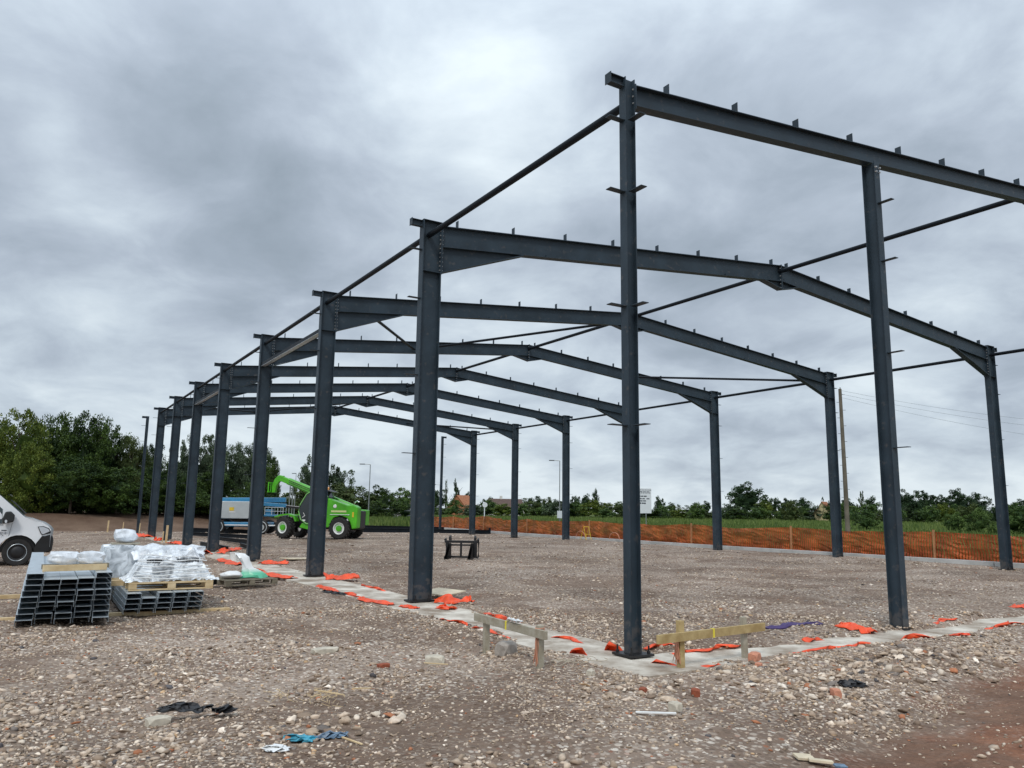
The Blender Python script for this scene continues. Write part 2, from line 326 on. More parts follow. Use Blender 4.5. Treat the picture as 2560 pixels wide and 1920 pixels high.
def ground_material():
    m = bpy.data.materials.new('rubble_ground'); m.use_nodes = True; nt = m.node_tree; N = nt.nodes; L = nt.links
    b = N['Principled BSDF']; b.inputs['Roughness'].default_value = .93; b.inputs['Specular IOR Level'].default_value = .2
    g = N.new('ShaderNodeNewGeometry'); P = g.outputs['Position']
    def noise(sc, det=6, ro=.6, dist=0.0, vec=None):
        n = N.new('ShaderNodeTexNoise'); n.inputs['Scale'].default_value = sc; n.inputs['Detail'].default_value = det; n.inputs['Roughness'].default_value = ro; n.inputs['Distortion'].default_value = dist
        L.new(vec or P, n.inputs[0]); return n.outputs[0]
    def ramp(v, stops):
        r = N.new('ShaderNodeValToRGB'); L.new(v, r.inputs[0]); e = r.color_ramp.elements
        e[0].position, e[0].color = stops[0][0], (*stops[0][1], 1); e[1].position, e[1].color = stops[-1][0], (*stops[-1][1], 1)
        for p_, c_ in stops[1:-1]: x = e.new(p_); x.color = (*c_, 1)
        return r.outputs[0]
    def mix(f, a, c, typ='MIX'):
        x = N.new('ShaderNodeMix'); x.data_type = 'RGBA'; x.blend_type = typ
        if isinstance(f, float): x.inputs[0].default_value = f
        else: L.new(f, x.inputs[0])
        for i, q in ((6, a), (7, c)):
            if isinstance(q, tuple): x.inputs[i].default_value = (*q, 1)
            else: L.new(q, x.inputs[i])
        return x.outputs[2]
    def mth(op, a, c=None, d=None, clamp=False):
        x = N.new('ShaderNodeMath'); x.operation = op; x.use_clamp = clamp
        for i, q in enumerate((a, c, d)):
            if q is None: continue
            if isinstance(q, (int, float)): x.inputs[i].default_value = q
            else: L.new(q, x.inputs[i])
        return x.outputs[0]
    soil = ramp(noise(.55, 9, .62), [(.3, (.15, .102, .075)), (.5, (.27, .205, .160)), (.7, (.40, .325, .265))])
    # pebbles of several sizes, each with a tone of its own
    def pebbles(sc, base, lo, hi):
        vd = N.new('ShaderNodeTexVoronoi'); vd.inputs['Scale'].default_value = sc; L.new(P, vd.inputs[0])
        sp = N.new('ShaderNodeSeparateColor'); L.new(vd.outputs['Color'], sp.inputs[0])
        tone = ramp(sp.outputs[0], [(0.0, (.12, .085, .06)), (.25, (.28, .222, .18)), (.5, (.43, .36, .30)), (.78, (.56, .485, .41)), (.93, (.76, .70, .62)), (.97, (.34, .15, .085)), (1.0, (.15, .145, .145))])
        edge = mth('SUBTRACT', 1.0, mth('MULTIPLY', vd.outputs['Distance'], 1.35), clamp=True)
        mask = mth('MULTIPLY', ramp_v(vd.outputs['Distance'], lo, hi), mth('GREATER_THAN', sp.outputs[1], .32))
        return mix(mask, base, tone), edge
    def ramp_v(v, lo, hi):
        x = N.new('ShaderNodeMapRange'); x.interpolation_type = 'SMOOTHSTEP'; x.inputs['From Min'].default_value = lo; x.inputs['From Max'].default_value = hi
        x.inputs['To Min'].default_value = 1; x.inputs['To Max'].default_value = 0; L.new(v, x.inputs[0]); return x.outputs[0]
    c1, e1 = pebbles(26, soil, .40, .62); c2, e2 = pebbles(11, c1, .22, .40); c3, e3 = pebbles(4.5, c2, .10, .2)
    tone = ramp(noise(.23, 5, .5), [(.32, (.70, .665, .63)), (.6, (1.08, 1.06, 1.04))])
    site = mix(1.0, c3, tone, 'MULTIPLY')
    sep = N.new('ShaderNodeSeparateXYZ'); L.new(P, sep.inputs[0]); X, Y, Z = sep.outputs
    nz = noise(.9, 5, .6); nz0 = mth('SUBTRACT', nz, .5)
    # red-brown subsoil patch at the near right
    line = mth('ADD', mth('MULTIPLY_ADD', X, .27, -3.33), mth('MULTIPLY', nz0, 1.6))      # y of its edge
    red = mth('MULTIPLY', mth('DIVIDE', mth('SUBTRACT', line, Y), .5, clamp=True), mth('GREATER_THAN', X, -2.6))
    redc = mix(.14, ramp(noise(3, 8, .65), [(.35, (.15, .056, .028)), (.65, (.29, .128, .070))]), c1)
    site = mix(red, site, redc)
    # patches of bare brown soil among the stones
    bare = ramp_v(noise(.42, 6, .55, .6), .40, .50)
    site = mix(mth('MULTIPLY', bare, .62), site, ramp(noise(2.5, 7), [(.35, (.12, .076, .052)), (.65, (.22, .150, .108))]))
    # the earth bank and the ground by it
    bk = mth('MULTIPLY', mth('DIVIDE', mth('SUBTRACT', Y, mth('MULTIPLY_ADD', nz0, 4.0, 51.0)), 3.0, clamp=True), mth('LESS_THAN', X, 16.0))
    site = mix(bk, site, ramp(noise(.5, 9, .65), [(.3, (.105, .062, .042)), (.7, (.215, .145, .10))]))
    # grass behind the kerb and beyond the site
    kx = mth('ADD', mth('MAXIMUM', mth('MULTIPLY_ADD', Y, .011, 21.9), mth('MULTIPLY_ADD', Y, .105, 19.6)), mth('MULTIPLY', nz0, .8))
    gr = mth('DIVIDE', mth('SUBTRACT', X, mth('ADD', kx, .6)), .5, clamp=True)
    far = mth('MULTIPLY', mth('DIVIDE', mth('SUBTRACT', Y, 62.0), 2.0, clamp=True), mth('GREATER_THAN', X, 11.5))
    grass = ramp(noise(.18, 9, .65), [(.3, (.060, .088, .022)), (.5, (.10, .13, .036)), (.7, (.17, .18, .065))])
    colr = mix(mth('MAXIMUM', gr, far, clamp=True), site, grass)
    L.new(colr, b.inputs['Base Color'])
    hgt = mth('ADD', mth('ADD', mth('MULTIPLY', e1, .35), mth('MULTIPLY', e2, .7)), mth('MULTIPLY', noise(18, 8, .7), .8))
    bp = N.new('ShaderNodeBump'); bp.inputs['Strength'].default_value = .9; bp.inputs['Distance'].default_value = .035; L.new(hgt, bp.inputs['Height']); L.new(bp.outputs[0], b.inputs['Normal'])
    return m
def stone_material():
    m = bpy.data.materials.new('stones'); m.use_nodes = True; nt = m.node_tree; N = nt.nodes; L = nt.links
    b = N['Principled BSDF']; b.inputs['Roughness'].default_value = .9; b.inputs['Specular IOR Level'].default_value = .25
    a = N.new('ShaderNodeAttribute'); a.attribute_name = 'tone'
    n = N.new('ShaderNodeTexNoise'); n.inputs['Scale'].default_value = 35; n.inputs['Detail'].default_value = 4
    g = N.new('ShaderNodeNewGeometry'); L.new(g.outputs['Position'], n.inputs[0])
    mr = N.new('ShaderNodeMapRange'); mr.inputs['To Min'].default_value = .62; mr.inputs['To Max'].default_value = 1.3; L.new(n.outputs[0], mr.inputs[0])
    mx = N.new('ShaderNodeVectorMath'); mx.operation = 'SCALE'; L.new(a.outputs['Color'], mx.inputs[0]); L.new(mr.outputs[0], mx.inputs['Scale'])
    L.new(mx.outputs[0], b.inputs['Base Color']); return m
STONE = stone_material()

# ------------------------------------------------------------------ ground
def graded(lo, hi, c0, c1, fine, grow):
    a = list(np.arange(c0, c1, fine)); st = fine; x = a[-1]
    while x < hi: st *= grow; x += st; a.append(x)
    st = fine; x = a[0]
    while x > lo: st *= grow; x -= st; a.insert(0, x)
    return np.array(a)
def np_mesh(name, V, F, mat_, smooth=False):
    me = bpy.data.meshes.new(name); V = np.asarray(V, np.float32); F = np.asarray(F, np.int32); k = F.shape[1]
    me.vertices.add(len(V)); me.vertices.foreach_set('co', V.ravel())
    me.loops.add(F.size); me.loops.foreach_set('vertex_index', F.ravel())
    me.polygons.add(len(F)); me.polygons.foreach_set('loop_start', np.arange(0, F.size, k, dtype=np.int32))
    try: me.polygons.foreach_set('loop_total', np.full(len(F), k, np.int32))
    except Exception: pass
    me.update(calc_edges=True); me.materials.append(mat_)
    if smooth: me.polygons.foreach_set('use_smooth', np.ones(len(F), bool))
    return me
def build_ground():
    xs = graded(-1500, 1500, -9, 6.5, .075, 1.07); ys = graded(-200, 2500, -5.5, 8, .075, 1.07)
    X, Y = np.meshgrid(xs, ys); Z = H(X, Y)
    nx, ny = len(xs), len(ys); V = np.stack([X.ravel(), Y.ravel(), Z.ravel()], 1)
    i = np.arange(ny - 1)[:, None] * nx + np.arange(nx - 1)[None, :]; i = i.ravel()
    F = np.stack([i, i + 1, i + nx + 1, i + nx], 1)
    o = bpy.data.objects.new('ground', np_mesh('ground', V, F, ground_material(), True)); COL.objects.link(o)
    tag(o, 'brown grey rubble and soil covering the building plot', None, kind='structure')
build_ground()

ico = bmesh.new(); bmesh.ops.create_icosphere(ico, subdivisions=1, radius=1)
ICV = np.array([v.co[:] for v in ico.verts]); ICF = np.array([[v.index for v in f.verts] for f in ico.faces]); ico.free()
ico = bmesh.new(); bmesh.ops.create_icosphere(ico, subdivisions=2, radius=1)
IC2V = np.array([v.co[:] for v in ico.verts]); IC2F = np.array([[v.index for v in f.verts] for f in ico.faces]); ico.free()
PAL = np.array([(.42, .35, .275), (.32, .26, .205), (.52, .45, .37), (.24, .19, .15), (.60, .53, .45), (.70, .645, .56), (.40, .355, .31), (.19, .175, .165), (.40, .18, .10), (.55, .40, .25), (.80, .76, .69), (.10, .10, .11)])
PAL = PAL * np.array([1.04, .955, .885])
PW = np.array([.17, .15, .17, .12, .13, .075, .07, .03, .012, .016, .035, .012]); PW /= PW.sum()
def stones(name, pts, size, label, seed, flat=.6, base=ICV, faces=ICF, tones=None):
    r = np.random.default_rng(seed); n = len(pts); nv = len(base)
    shp = base[None] * (1 + .42 * (r.random((n, nv, 1)) - .5)) + .22 * (r.random((n, nv, 3)) - .5)
    nrm_ = r.normal(size=(n, 1, 3)); nrm_ /= np.linalg.norm(nrm_, axis=2, keepdims=True); dd = (shp * nrm_).sum(2, keepdims=True); shp = shp - nrm_ * np.maximum(dd - .18, 0); nrm_ = r.normal(size=(n, 1, 3)); nrm_ /= np.linalg.norm(nrm_, axis=2, keepdims=True); dd = (shp * nrm_).sum(2, keepdims=True); shp = shp - nrm_ * np.maximum(dd - .30, 0)
    sc = np.stack([size * (.75 + .6 * r.random(n)), size * (.55 + .45 * r.random(n)), size * flat * (.55 + .6 * r.random(n))], 1)
    v = shp * sc[:, None, :] * .5
    a = r.random(n) * 2 * np.pi; t = (r.random(n) - .5) * 1.1
    ct, st = np.cos(t)[:, None], np.sin(t)[:, None]; y, z = v[..., 1] * ct - v[..., 2] * st, v[..., 1] * st + v[..., 2] * ct
    ca, sa = np.cos(a)[:, None], np.sin(a)[:, None]; x = v[..., 0]; X = x * ca - y * sa; Yv = x * sa + y * ca
    zg = H(pts[:, 0], pts[:, 1]) + size * flat * .12
    V = np.stack([X + pts[:, 0:1], Yv + pts[:, 1:2], z + zg[:, None]], 2).reshape(-1, 3)
    F = (faces[None] + (np.arange(n) * nv)[:, None, None]).reshape(-1, 3)
    me = np_mesh(name, V, F, STONE)
    c = PAL[r.choice(len(PAL), n, p=PW)] if tones is None else tones
    c = c * (.8 + .4 * r.random((n, 1)))
    col = np.ones((n, nv, 4), np.float32); col[..., :3] = c[:, None, :]
    at = me.attributes.new('tone', 'FLOAT_COLOR', 'POINT'); at.data.foreach_set('color', col.ravel())
    o = bpy.data.objects.new(name, me); COL.objects.link(o); return tag(o, label, 'stones', kind='stuff')
def wedge(n, d0, d1, r, p=1.0):                        # random ground points in a wedge wider than the view
    d = np.sqrt(r.random(n) * (d1 ** 2 - d0 ** 2) + d0 ** 2) if p == 1 else d0 + (d1 - d0) * r.random(n) ** p
    a = math.atan2(FW.x, FW.y) + np.radians(-44 + 88 * r.random(n))
    return np.stack([CAM.x + np.sin(a) * d, CAM.y + np.cos(a) * d], 1)
def redzone(p): return (p[:, 1] < .27 * p[:, 0] - 3.33 + 1.1 * vnoise(p[:, 0], p[:, 1], 1.1, 31)) & (p[:, 0] > -2.6)
def thin(p, r, keep_strip=.10):
    s = strip_in(p[:, 0], p[:, 1]) > .5
    k = (~s | (r.random(len(p)) < keep_strip)) & (p[:, 0] < kerb_x(p[:, 1]) - .1)
    k &= ~(redzone(p) & (r.random(len(p)) > .12))
    bare = (vnoise(p[:, 0], p[:, 1], 1.9, 21) + .6 * vnoise(p[:, 0], p[:, 1], .7, 22)) < -.12
    k &= ~(bare & (r.random(len(p)) > .34)); return p[k]
r_ = np.random.default_rng(3)
p = thin(wedge(72000, 4.2, 14.5, r_, .8), r_); stones('gravel', p, .016 + .036 * r_.random(len(p)) ** 2.0, 'small mixed brown and grey gravel over the near ground', 4)
p = thin(wedge(26000, 4.2, 17, r_, .9), r_); p = p[vnoise(p[:, 0], p[:, 1], 1.1, 61) + .6 * vnoise(p[:, 0], p[:, 1], .4, 62) > -.02]; stones('gravel', p, .045 + .06 * r_.random(len(p)) ** 2.5, 'fist sized pale stones lying through the near gravel', 5, .62)
p = thin(wedge(30000, 12, 34, r_, 1.0), r_); p = p[:24000]; stones('gravel', p, .03 + .06 * r_.random(len(p)) ** 2, 'loose stones across the middle of the plot', 6, .45)
p = thin(wedge(9000, 30, 60, r_, 1.0), r_); p = p[(p[:, 1] < 52)]; stones('gravel', p, .07 + .10 * r_.random(len(p)) ** 2, 'scattered stones on the far part of the plot', 7, .4)
# heap of broken concrete, brick and stone at the bottom centre
def cluster(cx, cy, sx, sy, n, lo, hi, seed, label, tones=None, name='rubble'):
    r = np.random.default_rng(seed); p = np.stack([cx + sx * r.normal(size=n), cy + sy * r.normal(size=n)], 1)
    return stones(name, p, lo + (hi - lo) * r.random(n) ** 1.6, label, seed, .6, IC2V, IC2F, tones)
cluster(-4.02, -1.27, .26, .16, 46, .05, .17, 51, 'heap of broken concrete and brick near the bottom centre')
cluster(-.95, -1.55, .9, .25, 120, .04, .10, 52, 'band of larger stones in front of the corner column')
cluster(1.9, -1.75, 1.3, .4, 190, .04, .13, 53, 'grey rubble strewn along the right hand foundation strip')
cluster(.9, -2.5, .8, .35, 90, .04, .12, 54, 'mixed rubble and brick at the edge of the red soil')
cluster(-5.0, -.9, .5, .3, 60, .04, .10, 55, 'loose stones at the lower left')
cluster(2.2, -2.05, 1.5, .22, 260, .04, .15, 57, 'chunks of rubble along the low bank at the right')
cluster(-3.6, .6, .7, .8, 90, .04, .11, 56, 'pale stones between the purlins and the near marker board')

for k_, (cx_, cy_) in enumerate([(.05, -.15), (.2, 6.31), (.2, 12.64), (.2, 19.0), (5.4, -.1)]): cluster(cx_, cy_, .32, .30, 46, .02, .055, 400 + k_, 'gravel spilled round the foot of a steel column')
# ------------------------------------------------------------------ concrete strips, kerb
def strip_mesh(name, x0, x1, y0, y1, z, label, st=.09, seed=0):
    nx = max(2, int((x1 - x0) / st)); ny = max(2, int((y1 - y0) / st))
    xs = np.linspace(x0, x1, nx + 1); ys = np.linspace(y0, y1, ny + 1); X, Y = np.meshgrid(xs, ys)
    Z = z + .016 * vnoise(X, Y, .7, 41 + seed) + .008 * vnoise(X, Y, .2, 42)
    m = MB(); W_ = nx + 1
    m.v = [tuple(v) for v in np.stack([X.ravel(), Y.ravel(), Z.ravel()], 1)]
    m.f = [(j * W_ + i, j * W_ + i + 1, (j + 1) * W_ + i + 1, (j + 1) * W_ + i) for j in range(ny) for i in range(nx)]
    b = len(m.v); loop = [i for i in range(W_)] + [j * W_ + nx for j in range(1, ny + 1)] + [ny * W_ + i for i in range(nx - 1, -1, -1)] + [j * W_ for j in range(ny - 1, 0, -1)]
    m.v += [(m.v[i][0], m.v[i][1], z - .3) for i in loop]; n = len(loop)
    m.f += [(loop[(i + 1) % n], loop[i], b + i, b + (i + 1) % n) for i in range(n)]
    o = m.build(name, CONC, smooth=True); return tag(o, label, 'foundation', kind='structure')
strip_mesh('foundation_strip', -.66, .44, -.98, 48.6, -.012, 'pale concrete foundation strip under the left row of columns', .12)
strip_mesh('foundation_strip', .44, 21.2, -.95, .02, -.015, 'pale concrete foundation strip under the front gable', .12, 3)
m = MB(); ys = np.arange(-20, 64, 3.0)
for a in ys:
    xa, xb = float(kerb_x(a)), float(kerb_x(a + 2.97)); z0, z1 = -.15, .235
    m.add([(xa, a, z0), (xb, a + 2.97, z0), (xb, a + 2.97, z1), (xa, a, z1), (xa + .30, a, z0), (xb + .30, a + 2.97, z0), (xb + .30, a + 2.97, z1), (xa + .30, a, z1)],
          [(0, 1, 2, 3), (7, 6, 5, 4), (3, 2, 6, 7), (0, 3, 7, 4), (1, 5, 6, 2), (0, 4, 5, 1)])
tag(m.build('kerb', CONCK), 'long grey concrete kerb beam in front of the orange netting', 'kerb', kind='structure')

# ------------------------------------------------------------------ steel frame
YS = [0, 6.31, 12.64, 19.01, 25.38, 31.10, 36.91, 42.64, 48.0]
W, XR = 21.5, 10.75
SL = .0988                                             # roof slope
def ztop(x): return 7.40 + SL * (x if x <= XR else W - x)
frame = empty('building_frame', (XR, 24, 0), 0, 'dark grey bolted steel portal frame of an unfinished single storey shed', 'steel frame')
BOLT_ME = {}; REST = MB(); nb_ = [0]
def bolts(pts, ax, parent, r=.013, l=.02, single=True):
    key = (ax, r, l)
    if key not in BOLT_ME: BOLT_ME[key] = MB().lathe([(0, -l), (r, -l), (r, l), (0, l)], (0, 0, 0), ax, 6).mesh('bolt', BOLT)
    for p in pts:
        if single and nb_[0] < 100:
            nb_[0] += 1; o = bpy.data.objects.new('bolt', BOLT_ME[key]); COL.objects.link(o); o.parent = parent; o.location = Vector(p) - wloc(parent)
        else: REST.lathe([(0, -l), (r, -l), (r, l), (0, l)], p, ax, 6)
def column(x_out, y, sgn, dep, wid, top, label, tf=.016, diamond=False, gable=False, zb=0.0):
    """main column: outer face at x_out, section depth runs inwards (sgn)"""
    xc = x_out + sgn * dep / 2
    m = MB(); m.sweep(Isec(dep, wid, tf, .011), (xc, y, zb), (xc, y, top), up=(1, 0, 0)) if not gable else m.sweep(Isec(dep, wid, tf, .011), (xc, y, zb), (xc, y, top), up=(0, 1, 0))
    c = m.build('column', STEEL, frame); c['label'] = label; return c, xc
cleat_z = (6.88, 5.87, 4.32, 2.78)
def plate(m, c, sz): m.box(c, sz)
columns = {}
ANCH = MB().lathe([(0, 0), (.022, 0), (.022, .03), (.011, .03), (.011, .09), (0, .09)], (0, 0, 0), (0, 0, 1), 6).mesh('anchor_bolt', DARK)
ordinal = ['front', 'second', 'third', 'fourth', 'fifth', 'sixth', 'seventh', 'eighth', 'rear']
for k, y in enumerate(YS):
    for side, sgn, xo in (('left', 1, 0.0), ('right', -1, W)):
        end = k in (0, 8)
        dep, wid = (.168, .132) if end else (.418, .19)
        top = 7.50
        zb = 0.02 if side == 'left' else .05
        c, xc = column(xo, y, sgn, dep, wid, top, f'{ordinal[k]} {side} eaves column', tf=.012 if end else .017, zb=zb)
        columns[(k, side)] = c
        bp = MB()
        if end: bp.box((xc, y, zb - .002), (.36, .36, .026), Matrix.Rotation(0.0, 3, 'Z'))
        else: bp.box((xc, y, zb - .002), (dep + .10, wid + .10, .03))
        bp.build('base_plate', DARK, c)
        hb = .15 if end else .18
        for sx in (-1, 1):
            for sy in (-1, 1):
                px, py = xc + sx * (hb - .015 if end else dep / 2 - .07), y + sy * (hb - .02 if end else .11)
                ab = bpy.data.objects.new('anchor_bolt', ANCH); COL.objects.link(ab); ab.parent = c; ab.location = Vector((px, py, zb + .011)) - wloc(c)
        # gutter stub at the head, pointing outwards
        st = MB(); h0 = .095
        xo2 = xo - sgn * .003
        st.sweep(Isec(h0 * 1.35, .10, .008, .007), (xo2, y, top - .075), (xo - sgn * .235, y, top - .075)); st.box((xo - sgn * .240, y, top - .075), (.009, .125, .15))
        st.build('gutter_stub', STEEL, c)
        # sheeting rail cleats
        if side == 'left' or k < 4 or True:
            for z in cleat_z:
                cm = MB(); cm.box((xo - sgn * .125, y + (.0), z), (.25, .10, .010)); cm.build('rail_cleat', STEEL, c)
                if k == 0: cm = MB(); cm.box((xc + 0.0, y - wid / 2 - .128, z), (.10, .25, .010)); cm.build('rail_cleat', STEEL, c)
        if not end:
            # end plate splice line and stiffener in the web
            s2 = MB(); s2.box((xc, y - .048, 6.44), (dep - .036, .084, .010)); s2.build('stiffener', STEEL, c); s2 = MB(); s2.box((xc, y + .048, 6.44), (dep - .036, .084, .010)); s2.build('stiffener', STEEL, c); s2 = MB()
            s2.box((xc, y, top + .004), (dep + .01, wid + .004, .008)); s2.build('cap_plate', STEEL, c)
# gable posts of the front frame
for gx, lab in ((5.40, 'front gable post between the corner column and the ridge'),):
    m = MB(); m.sweep(Isec(.235, .138, .012, .009), (gx, -.04, 0.0), (gx, -.04, ztop(gx) - .31), up=(0, 1, 0))
    c = m.build('column', STEEL, frame); c['label'] = lab
    b_ = MB(); b_.box((gx, -.04, .0), (.30, .38, .024)); b_.build('base_plate', DARK, c)
    for z in cleat_z: cm = MB(); cm.box((gx, -.158 - .123, z), (.09, .245, .010)); cm.build('rail_cleat', STEEL, c)
    bolts([(gx - .05, -.17 + .0, ztop(gx) - .42), (gx + .05, -.17, ztop(gx) - .42), (gx - .05, -.17, ztop(gx) - .5), (gx + .05, -.17, ztop(gx) - .5)], (0, 1, 0), c)

PURX = (.80, 2.17, 3.55, 4.93, 6.31, 7.70, 9.09, 10.44)
def half_rafter(k, y, left):
    end = k == 0
    dep = .30 if end else .45; wid = .165 if end else .19; tf = .012 if end else .016; tw = .009
    x0 = .168 if end else .418
    X = (lambda x: x) if left else (lambda x: W - x)
    def poly(pts, ya, yb, m): m.prism([(X(px), pz) for px, pz in pts], 'y', ya, yb)
    xa, xb = x0 + .022, XR - .013
    za, zb = ztop(xa), ztop(xb)
    m = MB()
    poly([(xa, za), (xb, zb), (xb, zb - tf), (xa, za - tf)], y - wid / 2, y + wid / 2, m)
    poly([(xa, za - dep + tf), (xb, zb - dep + tf), (xb, zb - dep), (xa, za - dep)], y - wid / 2, y + wid / 2, m)
    poly([(xa, za - tf + .001), (xb, zb - tf + .001), (xb, zb - dep + tf - .001), (xa, za - dep + tf - .001)], y - tw / 2, y + tw / 2, m)
    side = 'left' if left else 'right'
    r = m.build('rafter', STEEL, frame); r['label'] = f'{side} rafter of the {ordinal[k]} frame'
    if not end:
        hx, zl = 2.35, 6.47
        h = MB(); zh = ztop(hx) - dep
        poly([(xa, za - dep - .002), (hx, zh - .002), (xa, zl + .012)], y - tw / 2 - .001, y + tw / 2 + .001, h)
        poly([(xa, zl), (hx, zh - .003), (hx + .06, zh - .003), (xa, zl - .016)][:4], y - wid / 2, y + wid / 2, h)
        h.build('haunch', STEEL, r)
        e = MB(); e.prism([(X(x0 + .002), 7.43), (X(x0 + .020), 7.43), (X(x0 + .020), 6.42), (X(x0 + .002), 6.42)], 'y', y - .10, y + .10); e.build('end_plate', STEEL, r)
        zs = np.linspace(6.50, 7.33, 10)
        bolts([(X(x0 + .004), y + s_ * .062, float(z)) for z in zs for s_ in (-1, 1)], (1, 0, 0), r, .014, .034, k < 3 or (k == 3 and left))
        # apex haunch half and apex plate
        a = MB(); zr = ztop(XR) - dep
        poly([(XR - .66, ztop(XR - .66) - dep - .002), (xb, zr - .002), (xb, zr - .22)], y - tw / 2 - .001, y + tw / 2 + .001, a)
        poly([(XR - .70, ztop(XR - .70) - dep - .003), (XR - .64, ztop(XR - .64) - dep - .003), (xb, zr - .21), (xb, zr - .225)], y - wid / 2, y + wid / 2, a)
        a.build('apex_haunch', STEEL, r)
        if left:
            ap = MB(); ap.box((XR, y, ztop(XR) - .33), (.024, .2, .70)); ap.build('apex_plate', STEEL, r)
            bolts([(XR, y + s_ * .062, ztop(XR) - .08 - .11 * q) for q in range(6) for s_ in (-1, 1)], (1, 0, 0), r, .014, .034, k < 2)
    else:
        e = MB(); e.prism([(X(x0 + .002), 7.44), (X(x0 + .020), 7.44), (X(x0 + .020), 7.08), (X(x0 + .002), 7.08)], 'y', y - .075, y + .075); e.build('end_plate', STEEL, r)
        bolts([(X(x0 + .002), y + s_ * .045, z) for z in (7.16, 7.26, 7.36) for s_ in (-1, 1)], (1, 0, 0), r, .012, .026, left)
    for px in PURX:
        cm = MB(); z0 = ztop(px)
        cm.prism([(X(px - .005), z0 - .002), (X(px + .005), z0 - .002), (X(px + .005), z0 + .165), (X(px - .005), z0 + .165)], 'y', y - .055, y + .055)
        cm.build('purlin_cleat', STEEL, r)
    for px in (3.0, 5.2, 8.6):
        if not end: st = MB(); st.box((X(px), y - .05, ztop(px) - dep + .035), (.01, .06, .05)); st.build('restraint_lug', STEEL, r)
for k in range(8):
    half_rafter(k, YS[k], True); half_rafter(k, YS[k], False)
bo_all = REST.build('bolts', BOLT, frame); bo_all['kind'] = 'stuff'
def tie(p0, p1, name, r, label=None):
    m = MB(); m.tube([p0, p1], r, 12); p0, p1 = Vector(p0), Vector(p1); t = (p1 - p0).normalized()
    o = m.build(name, STEEL2, frame, smooth=True)
    e = MB()
    for q, s_ in ((p0, 1), (p1, -1)): e.box(q + t * s_ * .04, (.10 if abs(t.x) < .5 else .16, .16 if abs(t.x) < .5 else .10, .012))
    e.build('end_fin', STEEL2, o)
    if label: o['label'] = label
    return o
for k in range(7):
    y0, y1 = YS[k] + (.08 if k == 0 else .05), YS[k + 1] - .05
    tie((.15, y0, 7.20), (.15, y1, 7.20), 'eaves_tie', .057)
    tie((W - .15, y0, 7.20), (W - .15, y1, 7.20), 'eaves_tie', .057)
    tie((XR, y0, 8.30), (XR, y1, 8.30), 'ridge_tie', .057)
for ka, kb in ((2, 3), (6, 7)):
    ya, yb = YS[ka] + .08, YS[kb] - .08
    for f in (lambda x: x, lambda x: W - x):
        tie((f(1.49), ya, ztop(1.49) - .50), (f(5.6), yb, ztop(5.6) - .30), 'roof_brace', .045)
        if f(0) == 0: tie((f(9.6), ya, ztop(9.6) - .42), (f(5.75), yb, ztop(5.75) - .30), 'roof_brace', .045)
for ka, kb in ((2, 3), (4, 5)):
    ya, yb = YS[ka] + .07, YS[kb] - .07
    m = MB(); m.sweep([(-.08, -.02), (.08, -.02), (.08, .075), (-.08, .075)], (.12, ya, 6.44), (.12, yb, 6.44))
    hd = m.build('door_header', STEEL2, frame, bevel=.006)
    m = MB(); m.sweep([(-.075, -.034), (.075, -.034), (.075, -.024), (-.075, -.024)], (.12, ya, 6.44), (.12, yb, 6.44)); m.build('galvanised_strip', GALV, hd)
    m = MB(); m.sweep([(.082, -.045), (.092, -.045), (.092, .03), (.082, .03)], (.12, ya, 6.44), (.12, yb, 6.44)); m.build('edge_angle', STEEL2, hd)

# ------------------------------------------------------------------ orange sheeting, boards and small site debris
def crumple(name, mat_, p0, p1, width, height, seed, label, cat, group=None, n=22, mm=9, fold=.5, thick=0):
    """a creased sheet lying along p0..p1"""
    p0 = Vector((p0[0], p0[1], 0)); p1 = Vector((p1[0], p1[1], 0)); t = (p1 - p0); Ln = t.length; t.normalize(); s_ = Vector((-t.y, t.x, 0))
    r = random.Random(seed); m = MB(); ph = [r.random() * 9 for _ in range(6)]
    for i in range(n + 1):
        a = i / n; wv = width * (.55 + .45 * math.sin(math.pi * min(1, max(0, a * .9 + .05)))) * (1 + .35 * math.sin(a * 17 + ph[0]) * fold)
        for j in range(mm + 1):
            b = j / mm - .5
            q = p0 + t * (Ln * a + .04 * math.sin(b * 9 + ph[1] + a * 5)) + s_ * (b * wv + .03 * math.sin(a * 23 + ph[2]))
            base = max(hz(q.x, q.y), -.012)
            crease = abs(math.sin(a * Ln * 7 + b * 5 + ph[3])) * .6 + abs(math.sin(b * 11 - a * 6 + ph[4])) * .4
            env = (1 - (2 * b) ** 2) * .8 + .2
            m.v.append((q.x, q.y, base + .006 + height * crease * env * (.4 + .6 * abs(math.sin(a * 4.1 + ph[5])))))
    W_ = mm + 1
    m.f = [(i * W_ + j, i * W_ + j + 1, (i + 1) * W_ + j + 1, (i + 1) * W_ + j) for i in range(n) for j in range(mm)]
    c = (p0 + p1) / 2; c.z = hz(c.x, c.y)
    o = at_base(m, name, mat_, c, smooth=True); sd_ = o.modifiers.new('solid', 'SOLIDIFY'); sd_.thickness = .003
    return tag(o, label, cat, group)
